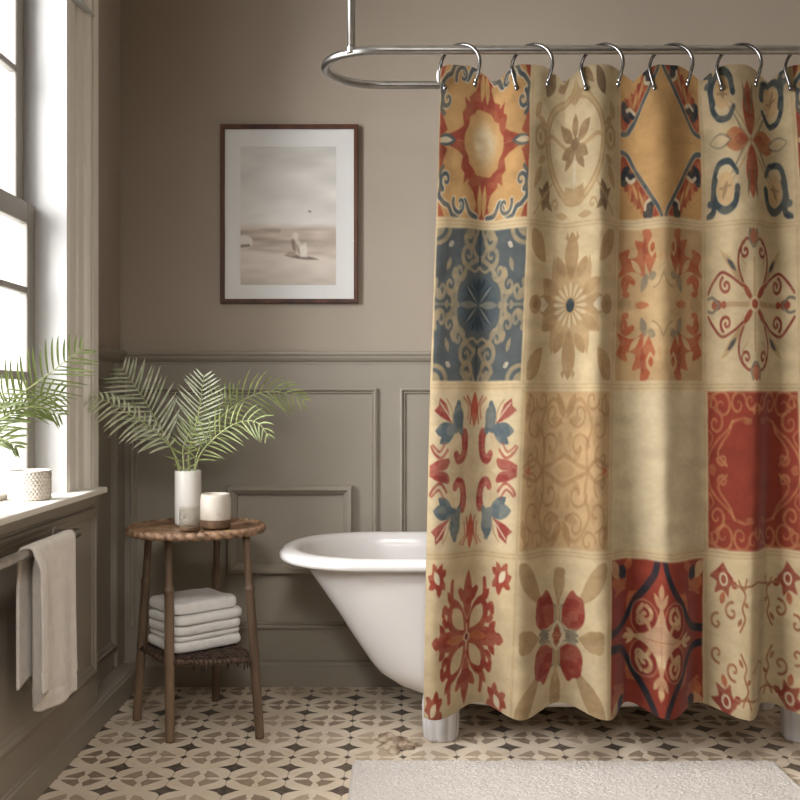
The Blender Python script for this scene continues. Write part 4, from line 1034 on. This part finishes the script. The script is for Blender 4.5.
# crumpled scrap on the floor
ns = 40
gx = np.linspace(-1, 1, ns)[None, :] + np.zeros((ns, 1)); gy = np.linspace(-1, 1, ns)[:, None] + np.zeros((1, ns))
hh = np.zeros((ns, ns))
for i in range(ns):
    for k_ in range(ns):
        q = Vector((gx[i, k_] * 1.2, gy[i, k_] * 1.2, 3.3)); hh[i, k_] = abs(mn.noise(q)) * 1.0 + abs(mn.noise(q * 2.1)) * .3
hump = np.clip(1 - gx ** 2, 0, 1) * np.clip(1 - gy ** 2, 0, 1)
ang = np.arctan2(gy, gx); rr_ = 1 + .22 * np.sin(3 * ang + 1) + .12 * np.sin(7 * ang) + .07 * np.sin(13 * ang + 2)
dx_ = gx * np.sqrt(1 - gy ** 2 / 2) * rr_; dy_ = gy * np.sqrt(1 - gx ** 2 / 2) * rr_
Xs = -.012 + dx_ * .062 ; Ys = 2.935 + dy_ * .072 - .25 * (Xs + .012)
Zs = .002 + hump ** .9 * (.003 + .024 * hh)
sc = grid_mesh('crumpled_paper', np.stack([Xs, Ys, Zs], -1), M['scrap'], loc=(-.012, 2.905, 0))
sd = sc.modifiers.new('Solidify', 'SOLIDIFY'); sd.thickness = .0012; sd.offset = 1
tag(sc, 'small crumpled tan scrap of paper on the floor beside the tub foot', 'scrap paper')

# ------------------------------------------------------------------ light and camera
wd = bpy.data.worlds.new('daylight'); scene.world = wd; wd.use_nodes = True
bg = wd.node_tree.nodes['Background']; bg.inputs[0].default_value = (.96, .98, 1, 1); bg.inputs[1].default_value = 4.0
def area(name, loc, target, sx, sy, power, col):
    l = bpy.data.lights.new(name, 'AREA'); l.shape = 'RECTANGLE'; l.size = sx; l.size_y = sy; l.energy = power; l.color = col
    o = bpy.data.objects.new(name, l); COL.objects.link(o); o.location = loc
    o.rotation_euler = (Vector(target) - Vector(loc)).to_track_quat('-Z', 'Y').to_euler(); return o
area('window_daylight', (-2.9, 1.75, 2.15), (.4, 3.0, 1.2), 2.6, 2.2, 480, (.98, .99, 1))
sp = bpy.data.lights.new('ceiling_downlight', 'SPOT'); sp.energy = 110; sp.color = (1, .96, .91); sp.spot_size = math.radians(78); sp.spot_blend = 1; sp.shadow_soft_size = .16
so = bpy.data.objects.new('ceiling_downlight', sp); COL.objects.link(so); so.location = (.12, .85, 2.68)
so.rotation_euler = (Vector((.42, 2.45, 0)) - so.location).to_track_quat('-Z', 'Y').to_euler()
s2 = bpy.data.lights.new('rear_fill_spot', 'SPOT'); s2.energy = 190; s2.color = (1, .97, .93); s2.spot_size = math.radians(52); s2.spot_blend = 1; s2.shadow_soft_size = .3  # added fill light from behind the camera, not a fixture of the room
so2 = bpy.data.objects.new('rear_fill_spot', s2); COL.objects.link(so2); so2.location = (-.1, -1.2, 2.45)
so2.rotation_euler = (Vector((.0, 3.2, .35)) - so2.location).to_track_quat('-Z', 'Y').to_euler()

cam = bpy.data.cameras.new('camera'); cam.sensor_width = 36; cam.lens = 43.2; cam.clip_start = .05
co_ = bpy.data.objects.new('camera', cam); COL.objects.link(co_); co_.location = (0, 0, H); co_.rotation_euler = (PI / 2, 0, 0)
scene.camera = co_
scene.view_settings.view_transform = 'Standard'; scene.view_settings.look = 'None'; scene.view_settings.gamma = 1; scene.view_settings.use_curve_mapping = False
scene.view_settings.exposure = 0.0
scene.cycles.max_bounces = 8; scene.cycles.diffuse_bounces = 5; scene.cycles.transparent_max_bounces = 12
